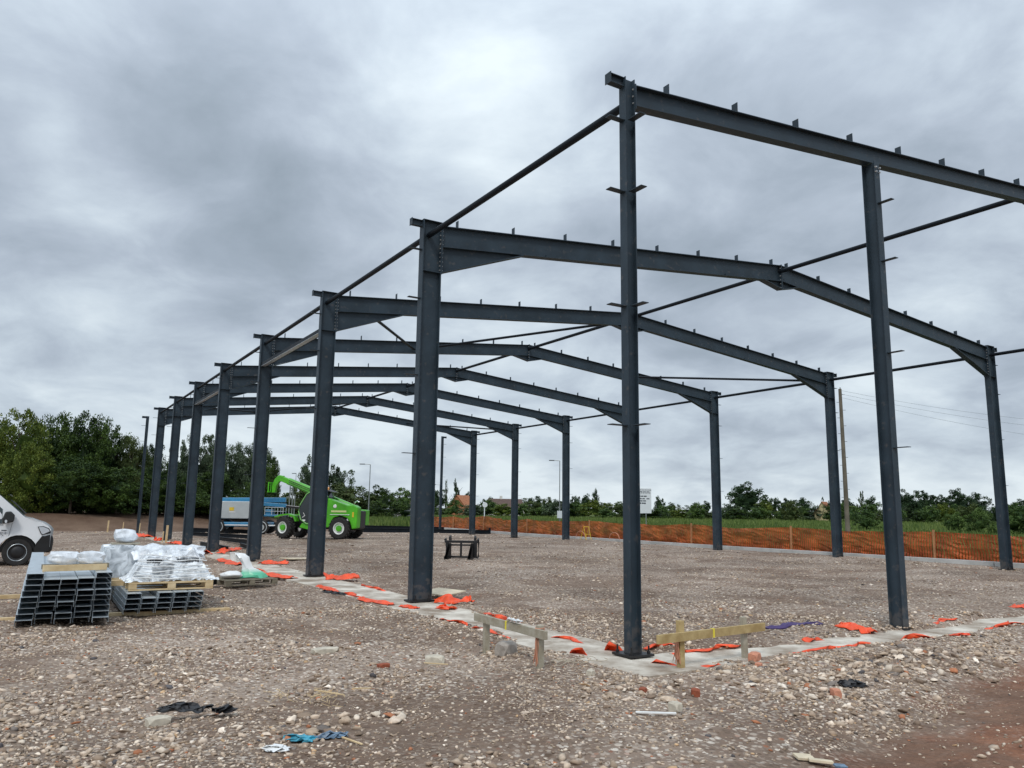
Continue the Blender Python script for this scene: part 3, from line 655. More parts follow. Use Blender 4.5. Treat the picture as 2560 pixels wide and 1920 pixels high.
SHEETS = [ # u0 v0 u1 v1 width height label
 (1516, 1622, 1562, 1630, .16, .10, 'orange plastic flap tucked against the left of the corner column base'),
 (1606, 1616, 1690, 1612, .10, .08, 'orange plastic strip just right of the corner column, behind the yellow board'),
 (1628, 1654, 1700, 1664, .10, .05, 'red plastic strip at the foot of the yellow marker board'),
 (1750, 1664, 1800, 1656, .10, .05, 'short orange plastic scrap between the posts of the yellow board'),
 (1960, 1630, 2145, 1617, .14, .06, 'long orange plastic edge right of the yellow board, below the strip'),
 (2098, 1572, 2190, 1583, .32, .13, 'bright orange plastic heap left of the gable post'),
 (2235, 1610, 2330, 1608, .12, .09, 'orange plastic peak in front of the gable post base'),
 (2378, 1605, 2420, 1602, .20, .07, 'orange plastic scrap right of the gable post base'),
 (2345, 1560, 2390, 1556, .10, .03, 'thin orange sliver behind the strip right of the gable post'),
 (2456, 1578, 2558, 1566, .18, .08, 'orange plastic edge at the lower right end of the strip'),
 (2536, 1522, 2600, 1530, .45, .15, 'orange plastic heap cut off by the right edge of the picture'),
 (2010, 1603, 2060, 1597, .10, .05, 'small orange tuft on the strip beside the purple strap'),
 (1385, 1588, 1468, 1608, .10, .05, 'orange plastic edging on the inner side of the strip, right of the grey board'),
 (1434, 1628, 1466, 1636, .10, .09, 'small orange flap on the strip between grey board and corner column'),
 (1232, 1582, 1280, 1594, .12, .05, 'orange plastic seen under the grey marker board'),
 (1104, 1546, 1170, 1566, .12, .06, 'orange plastic edge left of the grey marker board'),
 (1090, 1504, 1178, 1508, .60, .20, 'bright orange plastic heap right of the second left column'),
 (1106, 1518, 1128, 1524, .28, .12, 'small orange fold on the strip just below the big heap'),
 (1006, 1514, 1044, 1521, .20, .08, 'orange plastic at the left foot of the second left column'),
 (903, 1497, 982, 1512, .30, .10, 'orange plastic edge midway between second and third left columns'),
 (798, 1464, 842, 1479, .24, .08, 'orange plastic scrap on the strip, right of the dark rag'),
 (812, 1446, 896, 1446, .85, .20, 'wide orange plastic heap right of the third left column'),
 (664, 1434, 730, 1446, .45, .12, 'orange plastic edge left of the third left column'),
 (652, 1410, 716, 1408, .70, .18, 'orange plastic heap right of the fourth left column'),
 (548, 1404, 606, 1413, .50, .14, 'orange plastic beside the white bucket'),
 (550, 1384, 594, 1375, .55, .18, 'orange plastic right of the fifth left column'),
 (462, 1378, 512, 1386, .80, .20, 'orange plastic left of the fifth left column'),
 (428, 1361, 454, 1360, .90, .25, 'orange plastic between the sixth and seventh left columns'),
 (386, 1351, 404, 1351, 1.0, .28, 'orange plastic between the seventh and eighth left columns'),
 (342, 1340, 366, 1343, 1.1, .28, 'farthest orange plastic patch by the rear corner column')]
def ribbon(p0, p1, ht, seed, label):
    p0 = Vector((p0[0], p0[1], 0)); p1 = Vector((p1[0], p1[1], 0)); t = p1 - p0; Ln = t.length; t.normalize(); s_ = Vector((-t.y, t.x, 0)); n = max(14, int(Ln * 16)); m = MB(); r = random.Random(seed); q0 = r.random() * 9
    for i in range(n + 1):
        a = i / n; env = min(1, 5 * a, 5 * (1 - a)) * (.45 + .75 * abs(math.sin(a * Ln * 3.1 + q0)) * (.6 + .4 * math.sin(a * Ln * 9 + q0)))
        for j, b in enumerate((0, .45, .85, 1, 1.25)):
            q = p0 + t * (Ln * a) + s_ * (.03 * math.sin(a * Ln * 6 + q0) + .045 * math.sin(a * Ln * 13 + b * 3) * b - .05 * max(0, b - .8) * 2)
            base = max(hz(q.x, q.y), -.012) - .01; m.v.append((q.x, q.y, base + ht * env * (b if b <= 1 else 1.9 - b * .95)))
    m.f = [(i * 5 + j, i * 5 + j + 1, (i + 1) * 5 + j + 1, (i + 1) * 5 + j) for i in range(n) for j in range(4)]
    c = (p0 + p1) / 2; c.z = hz(c.x, c.y); o = at_base(m, 'plastic_sheet', ORANGE, c, smooth=True); sd_ = o.modifiers.new('solid', 'SOLIDIFY'); sd_.thickness = .003
    return tag(o, label, 'plastic sheet', 'orange plastic membrane scraps along the foundation strips')
EDGE = [((-.58, 2.2), (-.60, 2.9), 'orange edging outside the strip, under the left end of the grey board'), ((.34, 3.0), (.36, 4.3), 'orange edging on the inner side of the strip, behind the grey board'),
        ((-.56, 7.3), (-.60, 8.4), 'orange edging on the outer side of the strip, nearer third left column'), ((.36, 8.3), (.40, 10.0), 'orange edging on the inner side of the strip, before the third left column'), ((-.55, 14.5), (-.58, 16.5), 'orange edging of the strip between third and fourth left columns'),
        ((.60, -.06), (1.9, -.12), 'long orange edging behind the yellow board along the gable strip'), ((2.9, -.86), (3.6, -.84), 'orange edging on the near side of the gable strip, left of the gable post'), ((6.1, -.12), (6.9, -.10), 'orange edging behind the gable strip, right of the gable post')]
for i, (a, b, lab) in enumerate(EDGE): ribbon(a, b, .065, 300 + i, lab)
for i, (u0, v0, u1, v1, wd, ht, lab) in enumerate(SHEETS):
    if wd <= .18 and ht <= .10: ribbon(G(u0, v0), G(u1, v1), ht * 1.05, 100 + i, lab); continue
    crumple('plastic_sheet', ORANGE, G(u0, v0), G(u1, v1), wd, ht * (.8 if wd > .5 else .6), 100 + i, lab, 'plastic sheet', 'orange plastic membrane scraps along the foundation strips')
def slab(name, mat_, c, sz, rz, tilt, label, cat, lift=.0, group=None):
    m = MB(); R = Euler((tilt[0], tilt[1], rz)).to_matrix(); m.box((0, 0, 0), sz, R); o = m.build(name, mat_, bevel=min(sz) * .15)
    o.location = (c[0], c[1], max(hz(c[0], c[1]), -.012) + sz[2] / 2 + lift); return tag(o, label, cat, group)
g = G(1105, 1488); slab('plywood_sheet', PLY, (g.x, g.y), (.55, .85, .02), .25, (.0, -.10), 'pale plywood offcut leaning beside the second left column', 'plywood', .07)
g = G(755, 1400); slab('plywood_sheet', PLY, (g.x, g.y), (1.3, .7, .03), .3, (0, .03), 'pale flat board on the rubble left of the third left column', 'plywood', .03)
g = G(1640, 1790); slab('plastic_strip', WHITEP, (g.x, g.y), (.34, .025, .014), -.62, (0, 0), 'thin white plastic trim lying on the gravel right of centre', 'plastic trim', .02)
g = G(2010, 1895); slab('wood_scrap', PLY, (g.x, g.y), (.13, .09, .018), -.4, (.1, .1), 'pale plywood scrap at the bottom edge, left one of two', 'wood scrap', .01)
g = G(2052, 1905); slab('wood_scrap', PLY, (g.x, g.y), (.16, .07, .018), -.75, (-.1, .05), 'pale plywood scrap at the bottom edge, right one of two', 'wood scrap', .01)
g = G(2100, 1912); slab('slate_piece', BLUEG, (g.x, g.y), (.09, .05, .012), -.4, (.1, .1), 'small blue grey slate chip by the plywood scraps', 'slate')
def lump(name, mat_, c, sz, seed, label, cat, rz=0.0, lift=.3):
    r = np.random.default_rng(seed); V = IC2V * (1 + .22 * (r.random((len(IC2V), 1)) - .5)); V = V + .10 * (r.random(V.shape) - .5); V = np.clip(V, [-.66, -.72, -.62], [.74, .62, .68]) * 1.35
    m = MB(); m.v = [(v[0] * sz[0] / 2, v[1] * sz[1] / 2, v[2] * sz[2] / 2) for v in V]; m.f = [tuple(int(i) for i in f) for f in IC2F]
    o = m.build(name, mat_); o.location = (c[0], c[1], hz(c[0], c[1]) + sz[2] * lift); o.rotation_euler = (0, 0, rz); return tag(o, label, cat)
SALM = mat('salmon_brick', (.55, .24, .15), .85, var=.15, vscale=20, bump=.3); BRK = mat('brick_lump', (.28, .075, .035), .85, var=.2, vscale=20, bump=.3)
PALE = mat('pale_stone', (.52, .47, .38), .9, var=.15, vscale=12, bump=.3); GRS = mat('grey_stone', (.34, .30, .26), .9, var=.2, vscale=12, bump=.3)
g = G(1886, 1648); lump('brick', SALM, g, (.20, .12, .13), 1, 'salmon pink brick lump beside the right post of the yellow board', 'brick', .4)
g = G(1896, 1662); lump('brick', SALM, g, (.10, .08, .06), 2, 'small salmon brick piece in front of the larger one', 'brick', .4)
g = G(1738, 1733); lump('brick', BRK, g, (.10, .09, .09), 3, 'dark red brick lump on the gravel right of the corner column', 'brick', .9)
g = G(958, 1656); lump('brick', BRK, g, (.15, .09, .06), 4, 'flat red brick piece left of centre in the gravel', 'brick', .1)
g = G(2090, 1752); lump('brick', SALM, g, (.10, .08, .10), 5, 'orange brick piece standing in the rubble at right', 'brick', 1.2)
g = G(1607, 1728); lump('brick', BRK, g, (.09, .07, .06), 6, 'small red brick piece below the corner column', 'brick', .5)
g = G(1086, 1640); lump('boulder', PALE, g, (.24, .15, .13), 7, 'rounded cream stone left of the grey marker board', 'stone', -.5)
g = G(1264, 1640); lump('boulder', GRS, g, (.26, .2, .19), 8, 'angular grey stone between the posts of the grey board', 'stone', .3)
g = G(1476, 1690); lump('boulder', PALE, g, (.09, .08, .07), 9, 'small white stone in front of the corner column', 'stone', .3)
g = G(810, 1624); lump('boulder', PALE, g, (.34, .16, .08), 10, 'flat cream stone lying in the gravel left of centre', 'stone', .1)
g = G(1688, 1782); lump('boulder', PALE, g, (.09, .11, .11), 12, 'pale upright stone beside the white plastic trim', 'stone', .1)
g = G(395, 1785); lump('boulder', PALE, g, (.20, .12, .09), 13, 'pale stone beside the black sheeting at lower left', 'stone', .2)
def rag(mat_, c, L_, w_, h_, seed, label, cat, name, rz=0.0):
    a = Vector((c[0] - math.cos(rz) * L_ / 2, c[1] - math.sin(rz) * L_ / 2)); b = Vector((c[0] + math.cos(rz) * L_ / 2, c[1] + math.sin(rz) * L_ / 2))
    return crumple(name, mat_, a, b, w_, h_, seed, label, cat, n=14, mm=8)
g = G(462, 1775); rag(BLACKC, g, .42, .16, .08, 201, 'black torn sheeting lying left on the gravel', 'plastic sheet', 'torn_sheet', -.5)
g = G(560, 1778); rag(BLACKC, g, .14, .10, .07, 202, 'small black rag right of the torn sheeting', 'plastic sheet', 'torn_sheet', -.4)
g = G(752, 1852); rag(BLUEP, g, .17, .13, .05, 203, 'torn turquoise plastic scrap at the bottom of the picture', 'plastic scrap', 'plastic_scrap', -.9)
g = G(826, 1846); rag(BLUEG, g, .19, .11, .05, 204, 'grey blue plastic scrap among the broken concrete', 'plastic scrap', 'plastic_scrap', -.3)
g = G(690, 1876); rag(WHITEP, g, .12, .08, .04, 205, 'crumpled white plastic scrap below the turquoise one', 'plastic scrap', 'plastic_scrap', -.5)
g = G(838, 1490); rag(BLACKC, g, .45, .3, .08, 206, 'dark rag beside the strip between second and third left columns', 'rag', 'rag', -.5)
g = G(1968, 1574); rag(PURPLE, g, 1.3, .16, .05, 207, 'thin purple strap lying behind the strip by the yellow board', 'strap', 'strap', -.1)
g = G(2130, 1718); rag(BLACKC, g, .22, .12, .07, 208, 'black scrap in the rubble at right', 'plastic scrap', 'plastic_scrap', -.4)
for i, (u, v, L_, rz, lab) in enumerate([(1090, 1660, .27, -.55, 'thin wooden lath left of the grey board'), (820, 1732, .30, -.9, 'dry wooden stick among straw left of centre'), (880, 1862, .22, -1.2, 'short wooden stick in the broken concrete'),
        (790, 1741, .14, .6, 'small dry stick crossing the straw'), (905, 1722, .18, -.2, 'pale dry stick right of the straw')]):
    g = G(u, v); slab('stick', WOODN, (g.x, g.y), (L_, .014, .010), rz, (.05, .05), lab, 'stick', .012)
rs = random.Random(4); m = MB()
for _ in range(70):
    g = G(rs.choice((820, 690, 795)) + rs.gauss(0, 20), rs.choice((1737, 1722)) + rs.gauss(0, 6)); a = rs.random() * 3.1; l_ = .03 + .07 * rs.random(); z = hz(g.x, g.y) + .02
    m.tube([(g.x - math.cos(a) * l_ / 2, g.y - math.sin(a) * l_ / 2, z), (g.x + math.cos(a) * l_ / 2, g.y + math.sin(a) * l_ / 2, z + rs.random() * .03)], .002, 4)
tag(m.build('straw', WOODN), 'tuft of dry straw and splinters in the foreground gravel', 'straw', kind='stuff')

# ------------------------------------------------------------------ setting-out marker boards
def grain_post(m, x, y, z0, z1, s_=.052, lean=(0, 0)):
    m.sweep([(-s_ / 2, -s_ / 2), (s_ / 2, -s_ / 2), (s_ / 2, s_ / 2), (-s_ / 2, s_ / 2)], (x, y, z0), (x + lean[0], y + lean[1], z1), up=(0, 1, 0))
A = empty('marker_board', (-1.37, .45, 0), 0, 'grey weathered setting-out board on two posts, left of the corner column', 'marker board', 'setting-out boards beside the corner column')
m = MB(); m.sweep([(-.017, -.046), (.017, -.046), (.017, .046), (-.017, .046)], (-1.425, 1.22, .395), (-1.425, -.36, .378)); m.build('board', WOODG, A, bevel=.002)
m = MB(); grain_post(m, -1.38, 1.01, -.2, .43, .065); m.build('post', WOODG, A, bevel=.003)
m = MB(); grain_post(m, -1.375, -.16, -.2, .46, .07); m.build('post', WOODG, A, bevel=.003)
m = MB(); m.sweep([(-.0205, -.0485), (.0205, -.0485), (.0205, .0485), (-.0205, .0485)], (-1.425, .47, .3868), (-1.425, .44, .3865)); m.build('yellow_tape', mat('yellow_tape', (.8, .68, .06), .5), A)
def strings(name, mat_, cx, cy, z1, n, seed, label, spread=.06):
    r = random.Random(seed); m = MB()
    for _ in range(n):
        q = r.gauss(0, .016); x0 = cx - .045 * RT.x + q * .5; y0 = cy - .045 * RT.y - .02 + q; zl = .03 + r.random() * .22 * z1
        m.tube([(x0, y0, z1), (x0 - r.random() * .02, y0 + r.gauss(0, .012), z1 * .6), (x0 - r.random() * spread, y0 + r.gauss(0, .02), zl)], .0045, 4)
    for q in range(2):
        zz = z1 - .02 * q; m.tube([(cx + .052 * math.cos(t * .7), cy + .052 * math.sin(t * .7), zz + .004 * math.sin(t)) for t in range(10)], .006, 5)
    return tag(at_base(m, name, mat_, (cx, cy, 0)), label, 'string')
strings('string', STRING, -1.375, -.16, .43, 9, 1, 'pale orange builders line looped over the near post of the grey board', .035)
crumple('cloth', WHITEP, (-1.425, .42), (-1.425, .18), .07, .0, 210, 'white crumpled cloth lying on top of the grey board', 'cloth', n=12, mm=6)
co = bpy.data.objects['cloth']
for v in co.data.vertices: v.co.z = .43 + .025 * abs(math.sin(v.co.y * 31)) + .012 * math.sin(v.co.x * 80)
Bd = empty('marker_board', (.7, -.8, 0), 0, 'yellow treated setting-out board on two posts, right of the corner column', 'marker board', 'setting-out boards beside the corner column')
m = MB(); m.sweep([(-.017, -.048), (.017, -.048), (.017, .048), (-.017, .048)], (-.33, -.90, .335), (1.62, -.68, .325)); m.build('board', WOODY, Bd, bevel=.002)
m = MB(); grain_post(m, .10, -.80, -.2, .50, .068); m.build('post', WOODY, Bd, bevel=.003)
m = MB(); grain_post(m, 1.29, -.66, -.2, .46, .06, (-.02, 0)); m.build('post', WOODG, Bd, bevel=.003)
m = MB(); m.sweep([(-.0205, -.0505), (.0205, -.0505), (.0205, .0505), (-.0205, .0505)], (.60, -.795, .331), (.63, -.7915, .331)); m.build('yellow_tape', bpy.data.materials['yellow_tape'], Bd)
strings('string', STRING, .10, -.80, .36, 22, 2, 'thick orange builders line hanging on the left post of the yellow board', .03)
m = MB(); rr_ = random.Random(9); g = G(1440, 1665); pts = []
for t in range(40): pts.append((g.x + .28 * math.cos(t * .33) * (1 + .3 * math.sin(t * .21)), g.y + .13 * math.sin(t * .47), hz(g.x, g.y) + .035 + .01 * math.sin(t)))
m.tube(pts, .004, 4); tag(at_base(m, 'string', TAN, (g.x, g.y, hz(g.x, g.y))), 'pale tangled twine on the soil mound left of the corner column', 'string')
for i, (u, v, hh, lab) in enumerate([(268, 1331, .75, 'short timber peg at the far left, thicker one'), (305, 1338, .75, 'thin timber peg left of the rear corner column'), (347, 1335, .7, 'thin timber peg right of the rear corner column'), (414, 1358, .9, 'timber peg with a cup shaped top beside the seventh left column'), (405, 1357, .6, 'short timber peg just left of the cupped one')]):
    g = G(u, v); m = MB(); grain_post(m, 0, 0, -.2, hh, .09 if i in (0, 3) else .05, (.03, 0)); o = m.build('timber_peg', WOODN); o.location = (g.x, g.y, hz(g.x, g.y)); tag(o, lab, 'peg', 'timber pegs around the far end of the plot')

# ------------------------------------------------------------------ purlin stacks
def cpur(L_, wid=.205, hgt=.068, t=.0026, lip=.008):
    a, b = wid / 2, hgt
    pr = [(-a, 0), (a, 0), (a, b), (a - lip, b), (a - lip, b - t), (a - t, b - t), (a - t, t), (-a + t, t), (-a + t, b - t), (-a + lip, b - t), (-a + lip, b), (-a, b)]
    m = MB(); m.sweep(pr, (0, 0, 0), (0, L_, 0)); return m.mesh('purlin', GALV)
PM = cpur(5.9)
def purlin(loc, rz, flip, label, group):
    o = bpy.data.objects.new('purlin', PM); COL.objects.link(o); o.location = loc
    o.rotation_euler = (0, math.pi if flip else 0, rz)
    if flip: o.location.z += .068
    return tag(o, label, 'purlin', group)
r = random.Random(5)
sx0, sy0, ang = -6.33, 5.28, -.02
off = [.0, .0, .01, -.01, .03, .035, .055, .07, .09]
zb = .075
lab_l = 'galvanised C purlin in the tall left stack in front of the van'
for row in range(9):
    cnt = [0, 1, 2, 3, 4]
    if row == 8: cnt = [0, 4]
    for c_ in cnt:
        pit = .234 - row * .0028; x = sx0 + 1.07 - (4 - c_) * pit + r.uniform(-.006, .006); y = sy0 + r.choice((0, 0, .03, -.04, -.10, .07)) + r.uniform(-.03, .03) - (.10 if (row, c_) in ((0, 4), (0, 0)) else 0) + (.18 if row == 2 and c_ in (1, 2) else 0)
        z = zb + row * .0765
        purlin((x, y, z), ang, True, (lab_l if row < 8 else ('galvanised C purlin lying alone on top of the left stack, at its left side' if c_ == 0 else 'galvanised C purlin on top of the left stack, at its right side')), 'purlins stacked at the left')
sx1, sy1 = -4.90, 5.95
for row in range(4):
    for c_ in range(5):
        if row == 3 and c_ == 1: continue
        x = sx1 + .105 + c_ * .226 + row * .012; y = sy1 + r.uniform(-.02, .02); z = zb + row * .0765
        purlin((x, y, z), -.02, True, 'galvanised C purlin in the low right stack under the wrapped pallet', 'purlins stacked at the left')
def beam_t(name, mat_, p0, p1, a, b, label, cat='timber', group=None):
    m = MB(); m.sweep([(-a / 2, -b / 2), (a / 2, -b / 2), (a / 2, b / 2), (-a / 2, b / 2)], p0, p1); c = (Vector(p0) + Vector(p1)) / 2; c.z -= b / 2
    return tag(at_base(m, name, mat_, c, bevel=.003), label, cat, group)
beam_t('timber_bearer', WOODN, (-7.2, 6.35, .035), (-3.30, 6.12, .045), .09, .07, 'long pale timber bearer on the ground under the front of both purlin stacks')
beam_t('timber_bearer', WOODN, (-7.0, 9.8, .035), (-3.30, 9.8, .035), .09, .07, 'timber bearer under the back of both purlin stacks')
zt = zb + 8 * .0765
beam_t('timber_batten', WOODN, (-6.02, 5.62, zt + .116), (-5.20, 5.72, zt + .116), .07, .085, 'pale timber batten across the top of the left purlin stack, front one')
beam_t('timber_batten', WOODO, (-6.02, 6.25, zt + .10), (-5.12, 6.35, zt + .10), .1, .07, 'brown timber batten behind the front one on the left stack')
def blob(name, mat_, c, sz, seed, label, cat, sub=3, amp=.25, sc=.3, box=.0, rz=0.0, group=None, parent=None):
    bm = bmesh.new(); bmesh.ops.create_icosphere(bm, subdivisions=sub, radius=1); r = np.random.default_rng(seed); o_ = r.random(3) * 50
    m = MB()
    for v in bm.verts:
        p_ = v.co.copy()
        if box: mx_ = max(abs(p_.x), abs(p_.y), abs(p_.z)); p_ = p_ * (1 - box) + (p_ / mx_) * box
        k = 1 + amp * (float(vnoise((p_.x + p_.z * .7) * 1.0 + o_[0], p_.y * 1.0 + p_.z + o_[1], sc, seed)) + .5 * float(vnoise(p_.x + o_[2], p_.z - p_.y, sc * .4, seed + 1)))
        m.v.append((p_.x * sz[0] / 2 * k, p_.y * sz[1] / 2 * k, max(p_.z * k, -1) * sz[2] / 2 + sz[2] / 2))
    m.f = [tuple(v.index for v in f.verts) for f in bm.faces]; bm.free()
    o = m.build(name, mat_, parent, local=True, smooth=True); o.location = c; o.rotation_euler = (0, 0, rz)
    return tag(o, label, cat, group) if label else o
blob('wrapped_bundle', WRAP, (-5.76, 5.82, zt + .150), (.42, .26, .20), 61, 'clear plastic wrapped bundle on the battens of the left stack, left half', 'wrapped bundle', amp=.3, sc=.6, box=.45)
blob('wrapped_bundle', WRAP, (-5.42, 5.80, zt + .158), (.38, .26, .19), 62, 'clear plastic wrapped bundle on the battens of the left stack, right half', 'wrapped bundle', amp=.3, sc=.6, box=.45)
# pallet of brackets on the right stack
z2 = zb + 4 * .0765 + .004
P1 = empty('pallet', (-4.18, 6.75, z2), -.02, 'new pale timber pallet on top of the right purlin stack', 'pallet')
def pallet_parts(P_, mat_, wx, wy, nb=3):
    for s_ in (-1, 0, 1): m = MB(); m.box((0, s_ * (wy / 2 - .05), .011), (wx, .10, .02)); m.build('bottom_board', mat_, P_, local=True)
    for ix in (-1, 0, 1):
        for iy in (-1, 0, 1): m = MB(); m.box((ix * (wx / 2 - .06), iy * (wy / 2 - .05), .062), (.12, .098, .078)); m.build('block', mat_, P_, local=True, bevel=.003)
    for iy in np.linspace(-wy / 2 + .05, wy / 2 - .05, 6): m = MB(); m.box((0, float(iy), .113), (wx, .10, .020)); m.build('deck_board', mat_, P_, local=True)
pallet_parts(P1, WOODN, 1.26, 1.0)
lump_c = empty('bracket_stack', (-4.16, 6.80, z2 + .126), 0, 'stack of dark slotted steel brackets under plastic on the pallet', 'brackets')
for lv in range(4):
    m = MB(); wv = 1.05 - lv * .09
    for i in range(34):
        m.box((-wv / 2 + wv * i / 33, 0, .06 + lv * .085), (.012, .62, .062))
    m.build('comb_row', DARK, lump_c, local=True)
    m = MB(); m.box((0, 0, .02 + lv * .085), (wv + .04, .70 - lv * .05, .014)); m.build('tray', GALVD, lump_c, local=True)
def drape(name, mat_, c, wx, wy, h_, seed, label, cat, top=.6, skirt=.03, fold=.05, rz=0.0, n=46):
    m = MB(); r = random.Random(seed); ph = [r.random() * 20 for _ in range(6)]
    for j in range(n + 1):
        for i in range(n + 1):
            a = i / n * 2 - 1; b = j / n * 2 - 1
            e = max(abs(a), abs(b)); k = 1 - sst(top, 1.0, e)
            z = h_ * k * (.82 + .30 * float(vnoise(a * 2 + ph[0], b * 2 + ph[1], .5, seed)))
            rad = 1 + .10 * float(vnoise(a * 3 + ph[2], b * 3, .4, seed + 2)) * (1 - k)
            z += fold * (abs(math.sin(a * 7 + b * 3 + ph[3])) * .5 + abs(math.sin(b * 9 - a * 4 + ph[4])) * .5 - .5) * (.4 + .6 * k) + fold * .7 * float(vnoise(a * 3 + ph[5], b * 3, .13, seed + 5))
            m.v.append((a * wx / 2 * rad, b * wy / 2 * rad, max(z, skirt * 0)))
    W_ = n + 1; m.f = [(j * W_ + i, j * W_ + i + 1, (j + 1) * W_ + i + 1, (j + 1) * W_ + i) for j in range(n) for i in range(n)]
    o = m.build(name, mat_, smooth=True); o.location = c; o.rotation_euler = (0, 0, rz)
    return tag(o, label, cat)
def sst(a, b, x): t = min(1, max(0, (x - a) / (b - a))); return t * t * (3 - 2 * t)
pc = drape('plastic_cover', WRAP2, (-4.16, 6.80, z2 + .128), 1.38, 1.0, .50, 71, 'crumpled clear plastic cover over the bracket stack on the pallet', 'plastic cover', top=.42, fold=.09)
rq = random.Random(12)
for i in range(7):
    m = MB(); y = -.44; z0 = .05 + .055 * i; sl = rq.uniform(-.12, .10); w0 = .62 - .30 * z0
    m.tube([(-w0 + 2 * w0 * t, -.50 + .30 * z0 / .5 - .03 * math.sin(t * 3.1), z0 + sl * (t - .5) + .012 * math.sin(t * 11 + i)) for t in np.linspace(0, 1, 12)], [.004 + .006 * abs(math.sin(k * .9 + i)) for k in range(12)], 5)
    m.build('fold', WHITEP, pc, local=True, smooth=True)
blob('wrapped_bundle', WRAP, (-3.86, 7.25, z2 + .40), (.62, .5, .24), 75, 'white crumpled plastic bundle heaped at the back right of the bracket stack', 'wrapped bundle', amp=.55, sc=.45, box=.2)
blob('wrapped_bundle', WRAP, (-4.36, 7.6, z2 + .30), (.6, .5, .36), 76, 'white crumpled plastic bundle between the box pack and the bracket stack', 'wrapped bundle', amp=.55, sc=.45, box=.2)
blob('wrapped_pack', WRAP, (-3.98, 7.85, z2), (.95, .8, .62), 72, 'white plastic wrapped pack behind the bracket stack', 'wrapped pack', amp=.22, sc=.5, box=.6)
Wb = empty('wrapped_crate', (-4.78, 8.5, z2), 0, 'upright grey box pack in clear wrap, left of the bracket stack', 'wrapped crate')
m = MB(); m.box((0, 0, .33), (.54, .56, .54)); m.build('box', GALV, Wb, local=True, bevel=.01)
m = MB(); m.box((0, 0, .03), (.62, .62, .055)); m.build('base_board', WOODN, Wb, local=True)
m = MB()
for i in range(8): m.box((.02, -.292, .12 + i * .06), (.44, .012, .012))
m.build('ribs', GALVD, Wb, local=True)
blob('wrap', WRAP2, (0, 0, .04), (.60, .62, .59), 73, None, None, amp=.06, sc=.4, box=.96, parent=Wb)
blob('wrapped_bundle', WRAP, (-4.70, 8.45, z2 + .665), (.40, .36, .24), 74, 'small plastic wrapped bundle on a board atop the upright box pack', 'wrapped bundle', amp=.3, sc=.5, box=.4)
beam_t('timber_board', WOODG, (-4.92, 8.45, z2 + .645), (-4.46, 8.45, z2 + .645), .3, .03, 'grey timber board atop the upright box pack')
beam_t('timber_batten', WOODN, (-4.98, 7.25, z2 + .05), (-4.70, 7.25, z2 + .05), .12, .09, 'short pale timber block left of the bracket stack')
# old pallet with bags
P2 = empty('pallet', (-2.06, 10.5, .06), -.12 + .3, 'old dark pallet on the ground right of the wrapped pallet', 'pallet'); pallet_parts(P2, WOODO, 1.15, .9)
blob('bag', WHITEP, (-2.35, 10.35, .185), (.50, .36, .17), 81, 'flat white plastic bag on the left of the old pallet', 'bag', amp=.4, sc=.7)
bagm = bpy.data.materials.new('white_green_bag'); bagm.use_nodes = True
_n = bagm.node_tree; _b = _n.nodes['Principled BSDF']; _b.inputs['Roughness'].default_value = .35
_t = _n.nodes.new('ShaderNodeTexCoord'); _s = _n.nodes.new('ShaderNodeSeparateXYZ'); _r = _n.nodes.new('ShaderNodeValToRGB'); _n.links.new(_t.outputs['Object'], _s.inputs[0]); _n.links.new(_s.outputs[2], _r.inputs[0])
_r.color_ramp.elements[0].position = .10; _r.color_ramp.elements[0].color = (.12, .52, .32, 1); _r.color_ramp.elements[1].position = .20; _r.color_ramp.elements[1].color = (.78, .80, .80, 1); _n.links.new(_r.outputs[0], _b.inputs[0])
m = MB(); ring = []
for (x, y, z, a, b_) in ((0, 0, 0, .30, .20), (-.01, 0, .07, .26, .19), (-.05, 0, .14, .17, .13), (-.11, 0, .22, .10, .10), (-.16, 0, .33, .10, .09), (-.22, 0, .43, .13, .08), (-.30, 0, .50, .10, .05), (-.34, 0, .51, .02, .02)):
    ring.append((x, y, z, a, b_))
nq = 18
for i, (x, y, z, a, b_) in enumerate(ring):
    for q in range(nq): th = q * 2 * math.pi / nq; k = 1 + .16 * math.sin(th * 5 + i) + .07 * math.sin(th * 9 - i * 2); m.v.append((x + a * k * math.cos(th), y + b_ * k * math.sin(th), z + .015 * math.sin(th * 3 + i)))
m.f = [(i * nq + q, i * nq + (q + 1) % nq, (i + 1) * nq + (q + 1) % nq, (i + 1) * nq + q) for i in range(len(ring) - 1) for q in range(nq)]
bo = m.build('bag', bagm, smooth=True); bo.location = (-1.88, 10.5, .19); bo.rotation_euler = (0, 0, -.4); tag(bo, 'tall torn white and green plastic bag on the old pallet', 'bag')
beam_t('steel_offcut', STEEL2, (-3.05, 10.2, .12), (-2.55, 10.8, .12), .12, .14, 'short dark box section offcut between the two pallets', 'steel offcut')
g = G(585, 1400); B_ = empty('bucket', (g.x, g.y, hz(g.x, g.y) + .02), 0, 'white plastic bucket left of the fourth left column', 'bucket')
m = MB(); m.lathe([(0, 0), (.11, 0), (.135, .26), (.145, .262), (.145, .285), (.128, .285), (.104, .02), (0, .02)], (0, 0, 0), (0, 0, 1), 20); m.build('tub', WHITEP, B_, local=True, smooth=True)
m = MB(); m.tube([(.14 * math.cos(t), .03 + .10 * math.sin(t) * 0 - .0, .27 - .12 * math.sin(t)) for t in np.linspace(0, math.pi, 10)], .004, 5); m.build('handle', GALV, B_, local=True)

